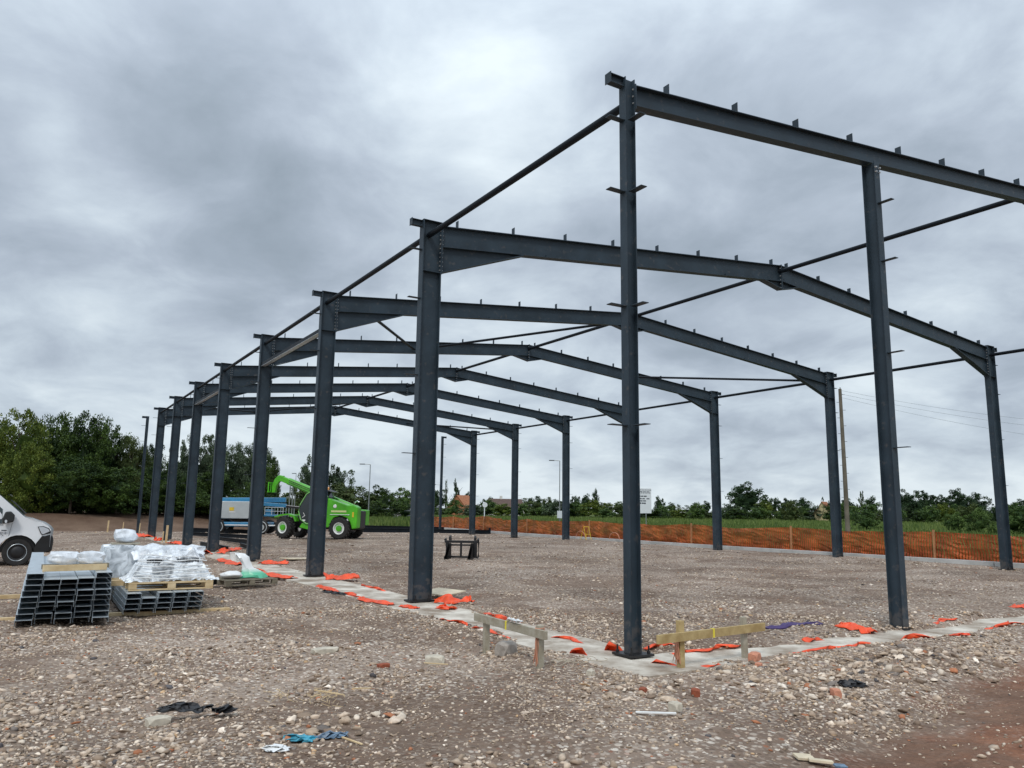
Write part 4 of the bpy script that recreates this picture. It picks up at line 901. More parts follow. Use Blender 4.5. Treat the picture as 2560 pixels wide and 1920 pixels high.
# ------------------------------------------------------------------ loose steel on the ground at the back
LS = [((480, 1330), (640, 1336), .30, 'longest dark steel beam lying behind the left columns'), ((470, 1340), (620, 1348), .2, 'dark steel angle lying in front of the long beam'),
      ((540, 1352), (632, 1364), .18, 'dark steel member pointing at the fifth left column'), ((500, 1368), (570, 1382), .2, 'dark steel member near the base of the fifth left column'), ((600, 1370), (650, 1384), .15, 'short dark steel offcut between the fourth and fifth left columns')]
for i, (a, b, s_, lab) in enumerate(LS):
    A_, B2 = G(*a), G(*b); m = MB(); z = .14; m.sweep(Isec(s_, s_ * .7, .014, .01), (A_.x, A_.y, z), (B2.x, B2.y, z), up=(0, 0, 1)); c = (A_ + B2) / 2
    tag(at_base(m, 'steel_beam', STEEL2, (c.x, c.y, 0)), lab, 'steel beam', 'loose steel members lying at the back')
a, b = G(905, 1331), G(1224, 1336); m = MB(); m.sweep(Isec(.3, .15, .014, .01), (a.x, a.y, .17), (b.x, b.y, .17)); c = (a + b) / 2
fb = empty('steel_beam', (c.x, c.y, 0), 0, 'very long dark rafter lying on the ground right of the green telehandler', 'steel beam', 'loose steel members lying at the back')
m.build('beam', STEEL2, fb); m = MB(); m.box((b.x, b.y, .25), (.12, .12, .5)); m.build('end_plate', STEEL2, fb)
a, b = G(905, 1322), G(1110, 1327); m = MB(); m.sweep(Isec(.3, .15, .014, .01), (a.x, a.y, .17), (b.x, b.y, .17)); c = (a + b) / 2
tag(at_base(m, 'steel_beam', STEEL2, (c.x, c.y, 0)), 'second dark rafter lying behind the very long one', 'steel beam', 'loose steel members lying at the back')

# ------------------------------------------------------------------ fork carriage
g = G(1152, 1396); FC = empty('fork_carriage', (g.x, g.y, hz(g.x, g.y)), math.atan2(RT.y, RT.x) - .08, 'black pallet fork carriage standing on the rubble near the second left column', 'fork carriage')
m = MB(); m.box((0, 0, .60), (1.22, .07, .09)); m.build('top_bar', DARK, FC, local=True, bevel=.01)
m = MB(); m.box((0, .02, .48), (1.16, .06, .06)); m.build('middle_bar', DARK, FC, local=True, bevel=.01)
m = MB(); m.box((0, 0, .06), (1.20, .06, .07)); m.build('bottom_bar', DARK, FC, local=True, bevel=.01)
for x, w_ in ((-.50, .10), (.0, .07), (.52, .13)): m = MB(); m.box((x, .005, .33), (w_, .08, .50)); m.build('upright', DARK, FC, local=True, bevel=.012)
for x in (-.60, .60):
    m = MB(); m.tube([(x, -.02, .04), (x, .30, .04), (x, .33, .55), (x, .22, .70), (x, .02, .66)], .03, 8); m.build('side_frame', DARK, FC, local=True)
for x in (-.42, .50):
    m = MB(); m.prism([(-.03, .62), (.03, .62), (.04, .70), (.12, .74), (.18, .70), (.22, .62), (.30, .62), (.24, .78), (.10, .82), (-.02, .76)], 'x', x - .03, x + .03); m.build('hook', DARK, FC, local=True)
for x in (-.40, .42):
    m = MB(); m.prism([(-.04, .0), (-.08, .55), (-.04, .55), (0, .05), (-1.1, .005), (-1.1, -.012)][::-1], 'x', x - .05, x + .05); m.build('fork', DARK, FC, local=True)

# ------------------------------------------------------------------ orange net fence
net = bpy.data.materials.new('orange_netting'); net.use_nodes = True
def net_nodes():
    nt = net.node_tree; N = nt.nodes; L = nt.links; b = N['Principled BSDF']; b.inputs['Base Color'].default_value = (.62, .115, .018, 1); b.inputs['Roughness'].default_value = .6
    uv = N.new('ShaderNodeUVMap'); sep = N.new('ShaderNodeSeparateXYZ'); L.new(uv.outputs[0], sep.inputs[0])
    nz = N.new('ShaderNodeTexNoise'); nz.inputs['Scale'].default_value = 1.3; nz.inputs['Detail'].default_value = 4; L.new(uv.outputs[0], nz.inputs[0])
    r = N.new('ShaderNodeValToRGB'); L.new(nz.outputs[0], r.inputs[0]); r.color_ramp.elements[0].position = .35; r.color_ramp.elements[0].color = (.26, .047, .009, 1); r.color_ramp.elements[1].position = .65; r.color_ramp.elements[1].color = (.52, .105, .017, 1); L.new(r.outputs[0], b.inputs['Base Color'])
    def band(v, per, duty):
        m1 = N.new('ShaderNodeMath'); m1.operation = 'DIVIDE'; L.new(v, m1.inputs[0]); m1.inputs[1].default_value = per
        m2 = N.new('ShaderNodeMath'); m2.operation = 'FRACT'; L.new(m1.outputs[0], m2.inputs[0])
        m3 = N.new('ShaderNodeMath'); m3.operation = 'LESS_THAN'; L.new(m2.outputs[0], m3.inputs[0]); m3.inputs[1].default_value = duty; return m3.outputs[0]
    a = N.new('ShaderNodeMath'); a.operation = 'MAXIMUM'; L.new(band(sep.outputs[0], .105, .56), a.inputs[0]); L.new(band(sep.outputs[1], .05, .34), a.inputs[1])
    L.new(a.outputs[0], b.inputs['Alpha'])
net_nodes()
def fx(y): return float(kerb_x(y)) + .55
NF = empty('net_fence', (fx(20), 20, .2), 0, 'orange plastic mesh fence on timber posts behind the grey kerb', 'fence')
def fence_net():
    ys_ = np.arange(-6, 62, .22); nz_ = 12; V = []; UVs = []; F = []
    s = 0; prev = None
    posts = [2.9, 9.3, 15.8, 22.15, 31.5, 39.8, 47.5, 54.5, 61]
    for i, y in enumerate(ys_):
        x = fx(y); dp = min(abs(y - p_) for p_ in posts)
        if prev is not None: s += math.hypot(x - prev[0], y - prev[1])
        prev = (x, y)
        sag = .10 * sst(0, 3, dp) + .05 * float(vnoise(y, 0, 1.2, 77)) + (-.12 if 44 < y < 52 else 0)
        for j in range(nz_ + 1):
            t = j / nz_; z = hz(x, y) + (-.02) + t * (1.06 - sag)
            V.append((x + .12 * float(vnoise(y, t * 2, .55, 78)) + .07 * float(vnoise(y, t * 3, .25, 79)), y, z)); UVs.append((s, t * 1.0 + .03 * math.sin(s * 2)))
    W_ = nz_ + 1
    for i in range(len(ys_) - 1):
        for j in range(nz_): F.append((i * W_ + j, (i + 1) * W_ + j, (i + 1) * W_ + j + 1, i * W_ + j + 1))
    me = bpy.data.meshes.new('netting'); me.from_pydata(V, [], F); me.materials.append(net); ul = me.uv_layers.new(name='UVMap')
    for l in me.loops: ul.data[l.index].uv = UVs[l.vertex_index]
    o = bpy.data.objects.new('netting', me); COL.objects.link(o); o.parent = NF; o.location = -NF.location
    for p_ in posts:
        m = MB(); x = fx(p_) - .10; z = hz(x, p_); m.sweep([(-.03, -.03), (.03, -.03), (.03, .03), (-.03, .03)], (x, p_, z - .1), (x + .02, p_, z + 1.12), up=(0, 1, 0)); m.build('post', WOODO if p_ > 100 else mat_post, NF)
mat_post = mat('fence_post_timber', (.42, .20, .09), .8, var=.2)
fence_net()
g = Vector((22.35, 30.3, 0)); TR = empty('trestle', (22.2, 30.3, hz(22.2, 30.3)), .2, 'small yellow metal trestle frame by the kerb behind the corner column', 'trestle')
for x in (-.22, .22): m = MB(); m.tube([(x, -.2, 0), (x, 0, .75), (x, .25, 0)], .018, 6); m.build('leg', YELLOW, TR, local=True)
m = MB(); m.tube([(-.24, 0, .75), (.24, 0, .75)], .02, 6); m.tube([(-.22, -.12, .3), (.22, -.12, .3)], .015, 6); m.build('rail', YELLOW, TR, local=True)
for yy in (28.0, 31.2):
    m = MB(); m.tube([(0, .45 * math.cos(t), .03 + .38 * math.sin(t)) for t in np.linspace(0, math.pi, 12)], .022, 6); o = m.build('hose_loop', STRING); o.location = (22.45, yy, .2)
    tag(o, 'orange duct loop by the fence ' + ('right' if yy == 28.0 else 'left') + ' of the yellow trestle', 'duct')

# ------------------------------------------------------------------ van
vray = Vector((VANP.x - CAM.x, VANP.y - CAM.y, 0)).normalized()
vang = math.atan2(-vray.x, vray.y) - .02               # heading nearly perpendicular to the sight line, to the right
wp_ = D(54, 27.2); VAN = empty('van', (wp_.x - .88 * math.sin(vang), wp_.y + .88 * math.cos(vang), -.03), vang, 'white panel van at the left edge with black bumper and mirror', 'van')
VAN.scale = (1.05, 1.05, 1.05)
# local: +x forward, origin under the front axle, near side is -y
sideprof = [(-4.4, .38), (-4.4, 1.0), (-4.38, 2.2), (-4.2, 2.42), (-2.0, 2.46), (-1.32, 2.40), (-.95, 2.22), (-.5, 1.86), (-.02, 1.42), (.10, 1.31), (.30, 1.265), (.53, 1.17), (.68, 1.07), (.755, .97), (.76, .50), (.62, .36), (.47, .36)]
arch = [(.47 * math.cos(a), .36 + .47 * math.sin(a)) for a in np.linspace(math.radians(0), math.radians(180), 12)][1:]
archr = [(-3.2 + .45 * math.cos(a), .36 + .45 * math.sin(a)) for a in np.linspace(0, math.pi, 12)]
def van_body():
    pr = sideprof + arch + [(-.47, .36)] + archr
    m = MB(); n = len(pr)
    def yw(x, z): # half width: tumblehome and tapering nose
        return 1.0 - .14 * sst(1.25, 2.45, z) - .17 * sst(.25, .85, x) ** 1.5 - .02 * sst(.9, .4, z)
    cols = [-1, -.9, -.5, 0, .5, .9, 1]
    for k, c in enumerate(cols):
        for x, z in pr:
            w_ = yw(x, z); xx = x; zz = z
            if abs(c) < 1 and x > .5: xx = x + .07 * (1 - abs(c))
            if abs(c) == 1: zz = z - (.05 if z > 2.1 else 0)
            m.v.append((xx, c * w_, zz))
    for k in range(len(cols) - 1):
        for i in range(n): m.f.append((k * n + i, k * n + (i + 1) % n, (k + 1) * n + (i + 1) % n, (k + 1) * n + i))
    m.f.append(tuple(range(n))); m.f.append(tuple(range((len(cols) - 1) * n, len(cols) * n))[::-1])
    return m.build('body', VANW, VAN, local=True, smooth=True)
vb = van_body()
def sidepanel(name, mat_, pts, off=.006, thick=.012, parent=VAN, side=-1, smooth=False):
    """panel following the van side"""
    def yw(x, z): return 1.0 - .14 * sst(1.25, 2.45, z) - .17 * sst(.25, .85, x) ** 1.5 - .02 * sst(.9, .4, z)
    n = len(pts); m = MB()
    m.v = [(x, side * (yw(x, z) + off), z) for x, z in pts] + [(x, side * (yw(x, z) - thick), z) for x, z in pts]
    m.f = [tuple(range(n)), tuple(range(n, 2 * n))[::-1]] + [(i, (i + 1) % n, n + (i + 1) % n, n + i) for i in range(n)]
    return m.build(name, mat_, parent, local=True)
for sd_ in (-1, 1):
    wn = sidepanel('side_window', GLASS, [(-1.62, 1.16), (-.42, 1.14), (-.44, 1.52), (-.80, 1.88), (-1.0, 2.02), (-1.62, 2.06)], side=sd_, parent=vb)
    bmp = sidepanel('bumper_corner', BLACKP, [(.38, .36), (.42, .60), (.55, .80), (.62, .80), (.745, .84), (.755, .6), (.755, .40), (.6, .34)], off=.018, side=sd_)
    hl = sidepanel('headlight', BLACKP, [(.42, 1.06), (.56, 1.07), (.70, 1.01), (.75, .93), (.75, .87), (.55, .83), (.51, .86)], off=.010, side=sd_)
    sidepanel('lens', LENS, [(.445, 1.045), (.56, 1.05), (.68, .995), (.725, .93), (.57, .85), (.53, .87)], off=.014, side=sd_, parent=hl)
    m = MB(); m.lathe([(0, -.01), (.045, -.01), (.045, .012), (0, .012)], (.615, sd_ * .905, .93), (.5, sd_, 0), 14); m.build('reflector', CHROME, hl, local=True)
    dr = sidepanel('door_seam', BLACKP, [(-.27, .62), (-.262, .62), (-.18, 1.15), (-.188, 1.15)], off=.002, side=sd_)
    sidepanel('side_moulding', BLACKP, [(-2.7, .55), (-.60, .55), (-.60, .64), (-2.7, .64)], off=.014, side=sd_)
m = MB(); m.prism([(-.80, .34), (.80, .34), (.80, .82), (-.80, .82)], 'x', .50, .83); bo_ = m.build('bumper', BLACKP, VAN, local=True, bevel=.10, seg=4)
m = MB(); m.box((.832, 0, .60), (.02, .9, .16)); m.build('grille', DARK, bo_, local=True)
m = MB(); m.v = [(.06, -.74, 1.36), (.06, .74, 1.36), (-.98, .66, 2.25), (-.98, -.66, 2.25)]; off_ = Vector((.012, 0, .018)); m.v = [tuple(Vector(v) + off_) for v in m.v]; m.f = [(0, 1, 2, 3)]; ws = m.build('windscreen', GLASS, VAN, local=True); sm = ws.modifiers.new('s', 'SOLIDIFY'); sm.thickness = .02
m = MB(); m.tube([(.10, -.4, 1.40), (-.30, -.1, 1.78)], .012, 5); m.tube([(.10, .3, 1.40), (-.25, .55, 1.75)], .012, 5); m.build('wiper', BLACKP, ws, local=True)
for sd_ in (-1, 1):
    m = MB(); m.prism([(-.40, 1.13), (-.15, 1.19), (-.14, 1.37), (-.24, 1.47), (-.36, 1.46), (-.42, 1.28)], 'y', sd_ * 1.03, sd_ * 1.22); mi = m.build('mirror', BLACKP, VAN, local=True, bevel=.03, seg=3)
    m = MB(); m.prism([(-.345, 1.16), (-.31, 1.16), (-.30, 1.22), (-.33, 1.25), (-.36, 1.22)], 'y', sd_ * 1.225, sd_ * 1.235); m.build('indicator', LENS, mi, local=True)
    for wx in (0, -3.2):
        wh = MB(); y0 = sd_ * .86; a = (0, sd_, 0)
        wh.lathe([(.20, -.1), (.33, -.11), (.36, -.08), (.365, 0), (.36, .07), (.345, .095), (.24, .10), (.20, .08)], (wx, y0, .362), a, 36); W1 = wh.build('wheel', RUBBER, VAN, local=True, smooth=True)
        wh = MB(); wh.lathe([(.235, .086), (.222, .094), (.205, .06), (.17, .05), (.12, .075), (.06, .085), (0, .085)], (wx, y0, .362), a, 30); wh.build('hub', mat_hub if 'mat_hub' in globals() else DARK, W1, local=True, smooth=True)
        wh = MB(); wh.lathe([(.232, .100), (.225, .104), (.218, .100)], (wx, y0, .362), a, 36); wh.build('rim_edge', GALV, W1, local=True)
        if sd_ == -1:
            wa = MB(); wa.prism([(wx + .44 * math.cos(t), .36 + .44 * math.sin(t)) for t in np.linspace(0, math.pi, 14)], 'y', -.84, .84); wa.build('wheel_well', BLACKP, VAN, local=True)
def text_part(s, size, mat_, parent, loc, rot, depth=.002, name='lettering'):
    c = bpy.data.curves.new(name, 'FONT'); c.body = s; c.size = size; c.extrude = depth; c.align_x = 'CENTER'; c.align_y = 'CENTER'
    o = bpy.data.objects.new(name, c); COL.objects.link(o); dg = bpy.context.evaluated_depsgraph_get(); me = bpy.data.meshes.new_from_object(o.evaluated_get(dg))
    bpy.data.objects.remove(o); me.materials.clear(); me.materials.append(mat_); n = bpy.data.objects.new(name, me); COL.objects.link(n); n.parent = parent; n.location = loc; n.rotation_euler = rot; return n
tx = text_part('R', .15, INK, VAN, (-.41, -1.03, .86), (math.pi / 2, 0, 0))
text_part('2', .10, INK, VAN, (-.32, -1.03, .88), (math.pi / 2, 0, 0))
m = MB(); m.box((-.355, -1.02, .955), (.12, .03, .028)); m.build('badge', INK, VAN, local=True)

# ------------------------------------------------------------------ green telehandler
g = G(790, 1350); hx = (-RT * math.cos(math.radians(11)) + Vector((FW.x, FW.y, 0)).normalized() * math.sin(math.radians(11)))
TH = empty('telehandler', (9.2, 36.9, 0), math.atan2(hx.y, hx.x), 'bright green telehandler with raised boom behind the third left column', 'telehandler')
# local: +x forward, near side is +y
c0 = Vector((G(787, 1350).x, G(787, 1350).y, 0)); perp = Vector((-hx.y, hx.x, 0)).normalized(); perp = perp if perp.dot(FW) > 0 else -perp
TH.location = c0 + perp * .95; TH.location.z = hz(TH.location.x, TH.location.y)
ns = 1 if Vector((-math.sin(TH.rotation_euler.z), math.cos(TH.rotation_euler.z), 0)).dot(FW) < 0 else -1   # sign of the near side
def tyre(m, x, y, r_, w_, rz=0.0):
    a = Vector((math.sin(rz) * 1.0, math.cos(rz), 0)); m.lathe([(r_ * .55, -w_ / 2), (r_ * .9, -w_ / 2), (r_, -w_ * .36), (r_, w_ * .36), (r_ * .9, w_ / 2), (r_ * .55, w_ / 2)], (x, y, r_), a, 32)
    for i in range(20):
        th = i * 2 * math.pi / 20
        for s_ in (-1, 1):
            th2 = th + (.155 if s_ > 0 else 0)
            d = Vector((math.cos(th2), 0, math.sin(th2))); tdir = Vector((-math.sin(th2), 0, math.cos(th2)))
            R = Matrix((tdir, Vector((0, 1, 0)), d)).transposed() @ Matrix.Rotation(.6 * s_, 3, 'Z')
            R = Matrix.Rotation(-rz, 3, 'Z') @ R
            c = Matrix.Rotation(-rz, 3, 'Z') @ (Vector((0, s_ * w_ * .24, 0)) + d * (r_ + .005)); m.box(Vector((x, y, r_)) + c, (.07, w_ * .5, .05), R)
for wx in (-1.45, 1.85):
    for sy in (-1, 1):
        rz = (.30 if wx > 0 else 0) * ns; y = sy * .92
        m = MB(); tyre(m, wx, y, .59, .42, rz); T = m.build('wheel', RUBBER, TH, local=True)
        a = Vector((math.sin(rz), math.cos(rz), 0)) * sy
        m = MB(); m.lathe([(.33, .17), (.325, .22), (.28, .20), (.25, .12), (.12, .12), (.11, .20), (0, .20)], (wx, y, .59), a, 28); m.build('rim', mat_rim if 'mat_rim' in globals() else WHITEP, T, local=True, smooth=True)
        m = MB(); m.lathe([(.17, .13), (.16, .24), (0, .25)], (wx, y, .59), a, 16); m.build('hub', GREEN, T, local=True)
m = MB(); m.prism([(-2.42, .62), (-2.45, 1.75), (-2.2, 1.88), (-1.85, 1.86), (-.55, 2.28), (-.30, 2.28), (-.30, .62), (-.85, .62), (-.9, .9), (-1.05, 1.16), (-1.45, 1.28), (-1.85, 1.16), (-2.05, .9), (-2.15, .55)], 'y', ns * .42, ns * .98); bod = m.build('engine_body', GREEN, TH, local=True, bevel=.05, seg=3)
m = MB(); m.prism([(-2.40, .60), (-2.42, 1.55), (-.3, 1.75), (1.9, 1.05), (2.0, .75), (1.2, .55), (-.9, .50), (-2.1, .50)], 'y', -.40, .40); m.build('chassis', DARK, TH, local=True, bevel=.03)  # painted dark to stand in for the shade low on the machine
m = MB(); m.prism([(-2.40, .75), (-2.42, 1.62), (-.25, 1.70), (-.2, .75), (-.9, .75), (-1.1, 1.2), (-1.8, 1.2), (-2.0, .9)], 'y', -ns * .42, -ns * .98); m.build('side_body', GREEN, TH, local=True, bevel=.05)
for sy in (-1, 1):
    m = MB(); m.prism([(1.12, .95), (1.25, 1.26), (1.65, 1.36), (2.15, 1.30), (2.45, 1.20), (2.45, 1.15), (2.1, 1.22), (1.65, 1.29), (1.32, 1.18), (1.2, .92)], 'y', sy * .66, sy * 1.08); m.build('mudguard', GREEN, TH, local=True)
m = MB(); m.prism([(-.25, .50), (-.25, .85), (.85, .85), (1.0, .60), (.4, .48)], 'y', ns * .42, ns * .92); m.build('step_box', GREEN, TH, local=True, bevel=.03)
cabp = [(-.62, 1.0), (-.66, 2.3), (-.50, 2.60), (.32, 2.62), (.62, 2.45), (.98, 1.85), (1.05, 1.50), (.90, 1.05), (.55, .82), (-.3, .82)]
m = MB(); m.prism(cabp, 'y', ns * .16, ns * .97); cab = m.build('cab', mat('cab_glass', (.02, .03, .035), .12, spec=.6), TH, local=True, bevel=.04, seg=3)
m = MB(); cc = [(x, ns * .985, z) for x, z in cabp]; m.tube(cc + [cc[0]], .035, 8); cc = [(x, ns * .15, z) for x, z in cabp]; m.tube(cc + [cc[0]], .035, 8); m.tube([(.0, ns * .985, .84), (-.05, ns * .985, 2.6)], .025, 6); m.build('cab_frame', mat('cab_frame_green', (.20, .46, .14), .4), cab, local=True, smooth=True)
m = MB(); m.prism([(-.95, 2.58), (-.6, 2.70), (.35, 2.72), (.5, 2.62), (-.5, 2.60)], 'y', ns * .12, ns * .98); m.build('roof', DARK, cab, local=True, bevel=.02)
m = MB(); m.lathe([(0, 0), (.06, 0), (.06, .12), (.04, .17), (0, .18)], (-.45, ns * .5, 2.70), (0, 0, 1), 12); m.build('beacon', mat('beacon_amber', (.8, .35, .08), .3), cab, local=True)
m = MB(); m.tube([(.75, ns * .99, 1.42), (.66, ns * .99, 1.25), (.80, ns * .99, 1.16)], .025, 5); m.box((.70, ns * .995, 1.0), (.16, .02, .09)); m.build('door_marking', WHITEP, cab, local=True)
m = MB(); m.box((.25, ns * .6, 1.25), (.35, .4, .5)); m.build('seat', mat('seat_blue', (.10, .16, .28), .6), cab, local=True, bevel=.06)
# boom
bp0, bp1 = Vector((-2.05, -.05 * ns, 1.60)), Vector((2.35, -.05 * ns, 3.22)); t_ = (bp1 - bp0).normalized()
m = MB(); m.sweep([(-.17, -.17), (.17, -.17), (.19, -.08), (.19, .12), (.13, .2), (-.13, .2), (-.19, .12), (-.19, -.08)], bp0, bp0 + t_ * 4.6); bm_ = m.build('boom', GREEN, TH, local=True, bevel=.015)
m = MB()
for q in (-.10, .02, .12):
    for sy in (-1, 1): m.tube([bp0 + t_ * .6 + Vector((0, sy * .205, q)), bp0 + t_ * 4.5 + Vector((0, sy * .205, q))], .018, 6)
m.build('boom_rib', GREEND, bm_, local=True)
m = MB(); m.sweep([(-.13, -.15), (.13, -.15), (.13, .15), (-.13, .15)], bp0 + t_ * 4.5, bp0 + t_ * 5.25); m.build('inner_boom', GREEN, bm_, local=True, bevel=.02)
e1 = bp0 + t_ * 5.2
m = MB(); m.prism([(e1.x - .25, e1.z + .12), (e1.x + .10, e1.z + .12), (e1.x + .30, e1.z - .12), (e1.x + .42, e1.z - .45), (e1.x + .40, e1.z - .85), (e1.x + .22, e1.z - .85), (e1.x + .16, e1.z - .5), (e1.x + .0, e1.z - .22), (e1.x - .2, e1.z - .20)], 'y', e1.y - .12, e1.y + .12); hd = m.build('boom_head', GREEN, bm_, local=True, bevel=.02)
m = MB(); m.box((e1.x + .46, e1.y, e1.z - .30), (.06, .9, .07)); m.box((e1.x + .48, e1.y, e1.z - .82), (.06, .9, .07))
for q in (-.42, -.14, .14, .42): m.box((e1.x + .47, e1.y + q, e1.z - .56), (.05, .05, .56))
m.build('carriage_plate', GREEN, bm_, local=True)
m = MB(); m.box((-1.35, ns * .99, 1.52), (.9, .02, .10)); m.build('stripe', mat('cream_stripe', (.62, .66, .30), .5), bod, local=True)
m = MB(); m.box((-1.42, ns * 1.0, 1.34), (1.15, .05, .03)); m.build('rail', WHITEP, bod, local=True)
m = MB(); m.lathe([(0, 0), (.10, 0), (.10, .03), (.06, .04), (0, .04)], (-1.12, ns * .98, 1.80), (0, ns, 0), 18); m.build('air_vent', WHITEP, bod, local=True)
m = MB(); m.box((-2.2, ns * .99, 1.35), (.09, .02, .28)); m.build('warning_plate', YELLOW, bod, local=True)
m = MB(); m.prism([(-1.95, 1.0), (-1.80, 1.0), (-1.875, 1.14)], 'y', ns * .985, ns * .995); m.build('warning_triangle', WHITEP, bod, local=True)
m = MB(); m.tube([(-2.05, ns * .55, 1.86), (-2.1, ns * .55, 2.02), (-2.25, ns * .55, 2.12), (-2.35, ns * .55, 2.04)], .03, 6); m.build('exhaust', CHROME, bod, local=True)

# ------------------------------------------------------------------ boom lift
q0 = D(617, 56.5); rx = Vector((RT.x, RT.y, 0)).normalized()
BL = empty('boom_lift', (q0.x, q0.y, hz(q0.x, q0.y)), math.atan2(rx.y, rx.x) + .05, 'blue and grey self propelled boom lift behind the fourth and fifth left columns', 'boom lift')
m = MB(); m.box((0, 0, .62), (3.3, 1.9, .30)); m.build('chassis', LBLUE, BL, local=True, bevel=.05)
m = MB(); m.box((.35, -.99, .58), (4.4, .05, .07)); m.build('side_rail', WHITEP, BL, local=True)
for x in (-1.55, 1.3):
    for y in (-.98, .98):
        m = MB(); m.lathe([(.2, -.15), (.40, -.15), (.46, -.10), (.46, .10), (.40, .15), (.2, .15)], (x, y, .46), (0, 1, 0), 28); T = m.build('wheel', RUBBER, BL, local=True, smooth=True)
        s_ = 1 if y > 0 else -1; m = MB(); m.lathe([(.38, .152), (.36, .17), (.30, .13), (.12, .12), (.1, .17), (0, .17)], (x, y, .46), (0, s_, 0), 24); m.build('rim', LGREY, T, local=True, smooth=True)
m = MB(); m.prism([(-1.95, 1.10), (-1.95, 2.02), (-1.85, 2.12), (.95, 2.12), (1.05, 1.9), (1.05, 1.10), (.3, 1.0), (-1.6, 1.0)], 'y', -.98, -.10); cv = m.build('engine_cover', LGREY, BL, local=True, bevel=.04)
m = MB(); m.box((-.72, -.992, 1.62), (.30, .015, .22)); m.build('yellow_badge', YELLOW, cv, local=True)
m = MB(); m.box((-.68, -.992, 1.42), (.42, .015, .06)); m.build('label_plate', WHITEP, cv, local=True)
m = MB(); m.box((-1.55, -.99, 1.56), (.012, .01, .95)); m.build('panel_gap', DARK, cv, local=True)
m = MB(); m.prism([(-1.8, .95), (-1.8, 1.7), (.3, 1.7), (.5, .95)], 'y', .05, .98); m.build('counterweight', LBLUE, BL, local=True, bevel=.05)
m = MB(); m.sweep([(-.16, -.16), (.16, -.16), (.16, .16), (-.16, .16)], (-1.75, 0, 2.20), (2.55, 0, 2.26)); m.build('lower_boom', LBLUE, BL, local=True, bevel=.03)
m = MB(); m.sweep([(-.12, -.12), (.12, -.12), (.12, .12), (-.12, .12)], (.9, -.35, 1.98), (2.7, -.35, 1.88)); m.build('upper_boom', LBLUE, BL, local=True, bevel=.03)
m = MB(); m.box((1.95, -.2, 1.22), (1.3, .9, .12)); m.box((1.55, -.2, 1.42), (.4, .7, .4)); m.build('control_box', LBLUE, BL, local=True, bevel=.03)
m = MB()
for x in (1.35, 1.8, 2.2, 2.55):
    for y in (-.62, .22): m.tube([(x, y, 1.2), (x, y, 1.78)], .022, 6)
for y in (-.62, .22): m.tube([(1.35, y, 1.76), (2.55, y, 1.76)], .022, 6); m.tube([(1.35, y, 1.5), (2.55, y, 1.5)], .018, 6)
m.build('basket_rail', LGREY, BL, local=True)
m = MB(); m.sweep([(-.06, -.07), (.06, -.07), (.06, .07), (-.06, .07)], (2.2, -.4, 1.86), (4.4, -.4, 1.68)); jb = m.build('jib', DARK, BL, local=True)
m = MB(); m.sweep([(-.07, .072), (.07, .072), (.07, .09), (-.07, .09)], (2.2, -.4, 1.86), (4.4, -.4, 1.68)); m.build('jib_rail', WHITEP, jb, local=True)

# ------------------------------------------------------------------ vegetation
def crown_mesh(name, mat_, seed, w_, h_, nclump, nleaf, leaf, shape='round', solid=.55, spread=.17):
    r = np.random.default_rng(seed); C = []
    while len(C) < nclump:
        p_ = r.uniform(-1, 1, 3); d = np.linalg.norm(p_)
        if d > 1 or d < .35: continue
        if shape == 'tall' and abs(p_[0]) ** 1.5 + abs(p_[1]) ** 1.5 > (1 - .75 * max(0, p_[2])): continue
        q_ = p_ * (.80 + .3 * r.random())
        if shape == 'round' and q_[2] < 0: q_[0] *= 1 - .35 * q_[2]; q_[1] *= 1 - .35 * q_[2]; q_[2] = max(q_[2] * 1.15, -.92)
        C.append(q_)
    C = np.array(C); k = nleaf // nclump; rad = spread * (.6 + .9 * r.random(nclump))
    off_ = r.normal(size=(nclump, k, 3)); off_ /= np.linalg.norm(off_, axis=2, keepdims=True); off_ *= (r.random((nclump, k, 1)) ** .45) * rad[:, None, None]
    off_[..., 2] *= .75
    P_ = (C[:, None, :] + off_).reshape(-1, 3); n = len(P_)
    P_ = P_ * np.array([w_ / 2, w_ / 2, h_ / 2]); P_[:, 2] += h_ / 2
    nrm = r.normal(size=(n, 3)); nrm[:, 2] = np.abs(nrm[:, 2]) + .4; nrm /= np.linalg.norm(nrm, axis=1, keepdims=True)
    a = np.cross(nrm, r.normal(size=(n, 3))); a /= np.linalg.norm(a, axis=1, keepdims=True); b = np.cross(nrm, a)
    s = leaf * (.6 + .8 * r.random((n, 1)))
    V = np.stack([P_ - a * s, P_ - b * s * .55, P_ + a * s, P_ + b * s * .55], 1).reshape(-1, 3); F = np.arange(n * 4).reshape(-1, 4)
    # a ragged inner mass so that no light falls straight through
    iv = IC2V * (1 + .9 * (r.random((len(IC2V), 1)) - .5)) * solid * .72 * np.array([w_ / 2, w_ / 2, h_ / 2 * .95]); iv[:, 2] += h_ * .47
    tri = IC2F + len(V); F2 = np.concatenate([tri, tri[:, :1]], 1)
    Vall = np.concatenate([V, iv]); me = bpy.data.meshes.new(name)
    me.from_pydata(Vall.tolist(), [], [tuple(f) for f in F.tolist()] + [tuple(f[:3]) for f in F2.tolist()]); me.materials.append(mat_); return me
CM = {}
def crown_proto(kind, shape, sz, seed):
    k = (kind, shape, sz, seed)
    if k not in CM:
        big = sz == 'big'
        if shape == 'tall': CM[k] = crown_mesh('crown', FOL[kind], seed, 1, 1, 46, 2600, .035 if True else .02, 'tall', .4, .2)
        elif big: CM[k] = crown_mesh('crown', FOL[kind], seed, 1, 1, 170, 21000, .0145, 'round', .62, .155)
        elif sz == 'mid': CM[k] = crown_mesh('crown', FOL[kind], seed, 1, 1, 90, 8500, .022, 'round', .62, .19)
        else: CM[k] = crown_mesh('crown', FOL[kind], seed, 1, 1, 50, 3600, .034, 'round', .62, .25)
    return CM[k]
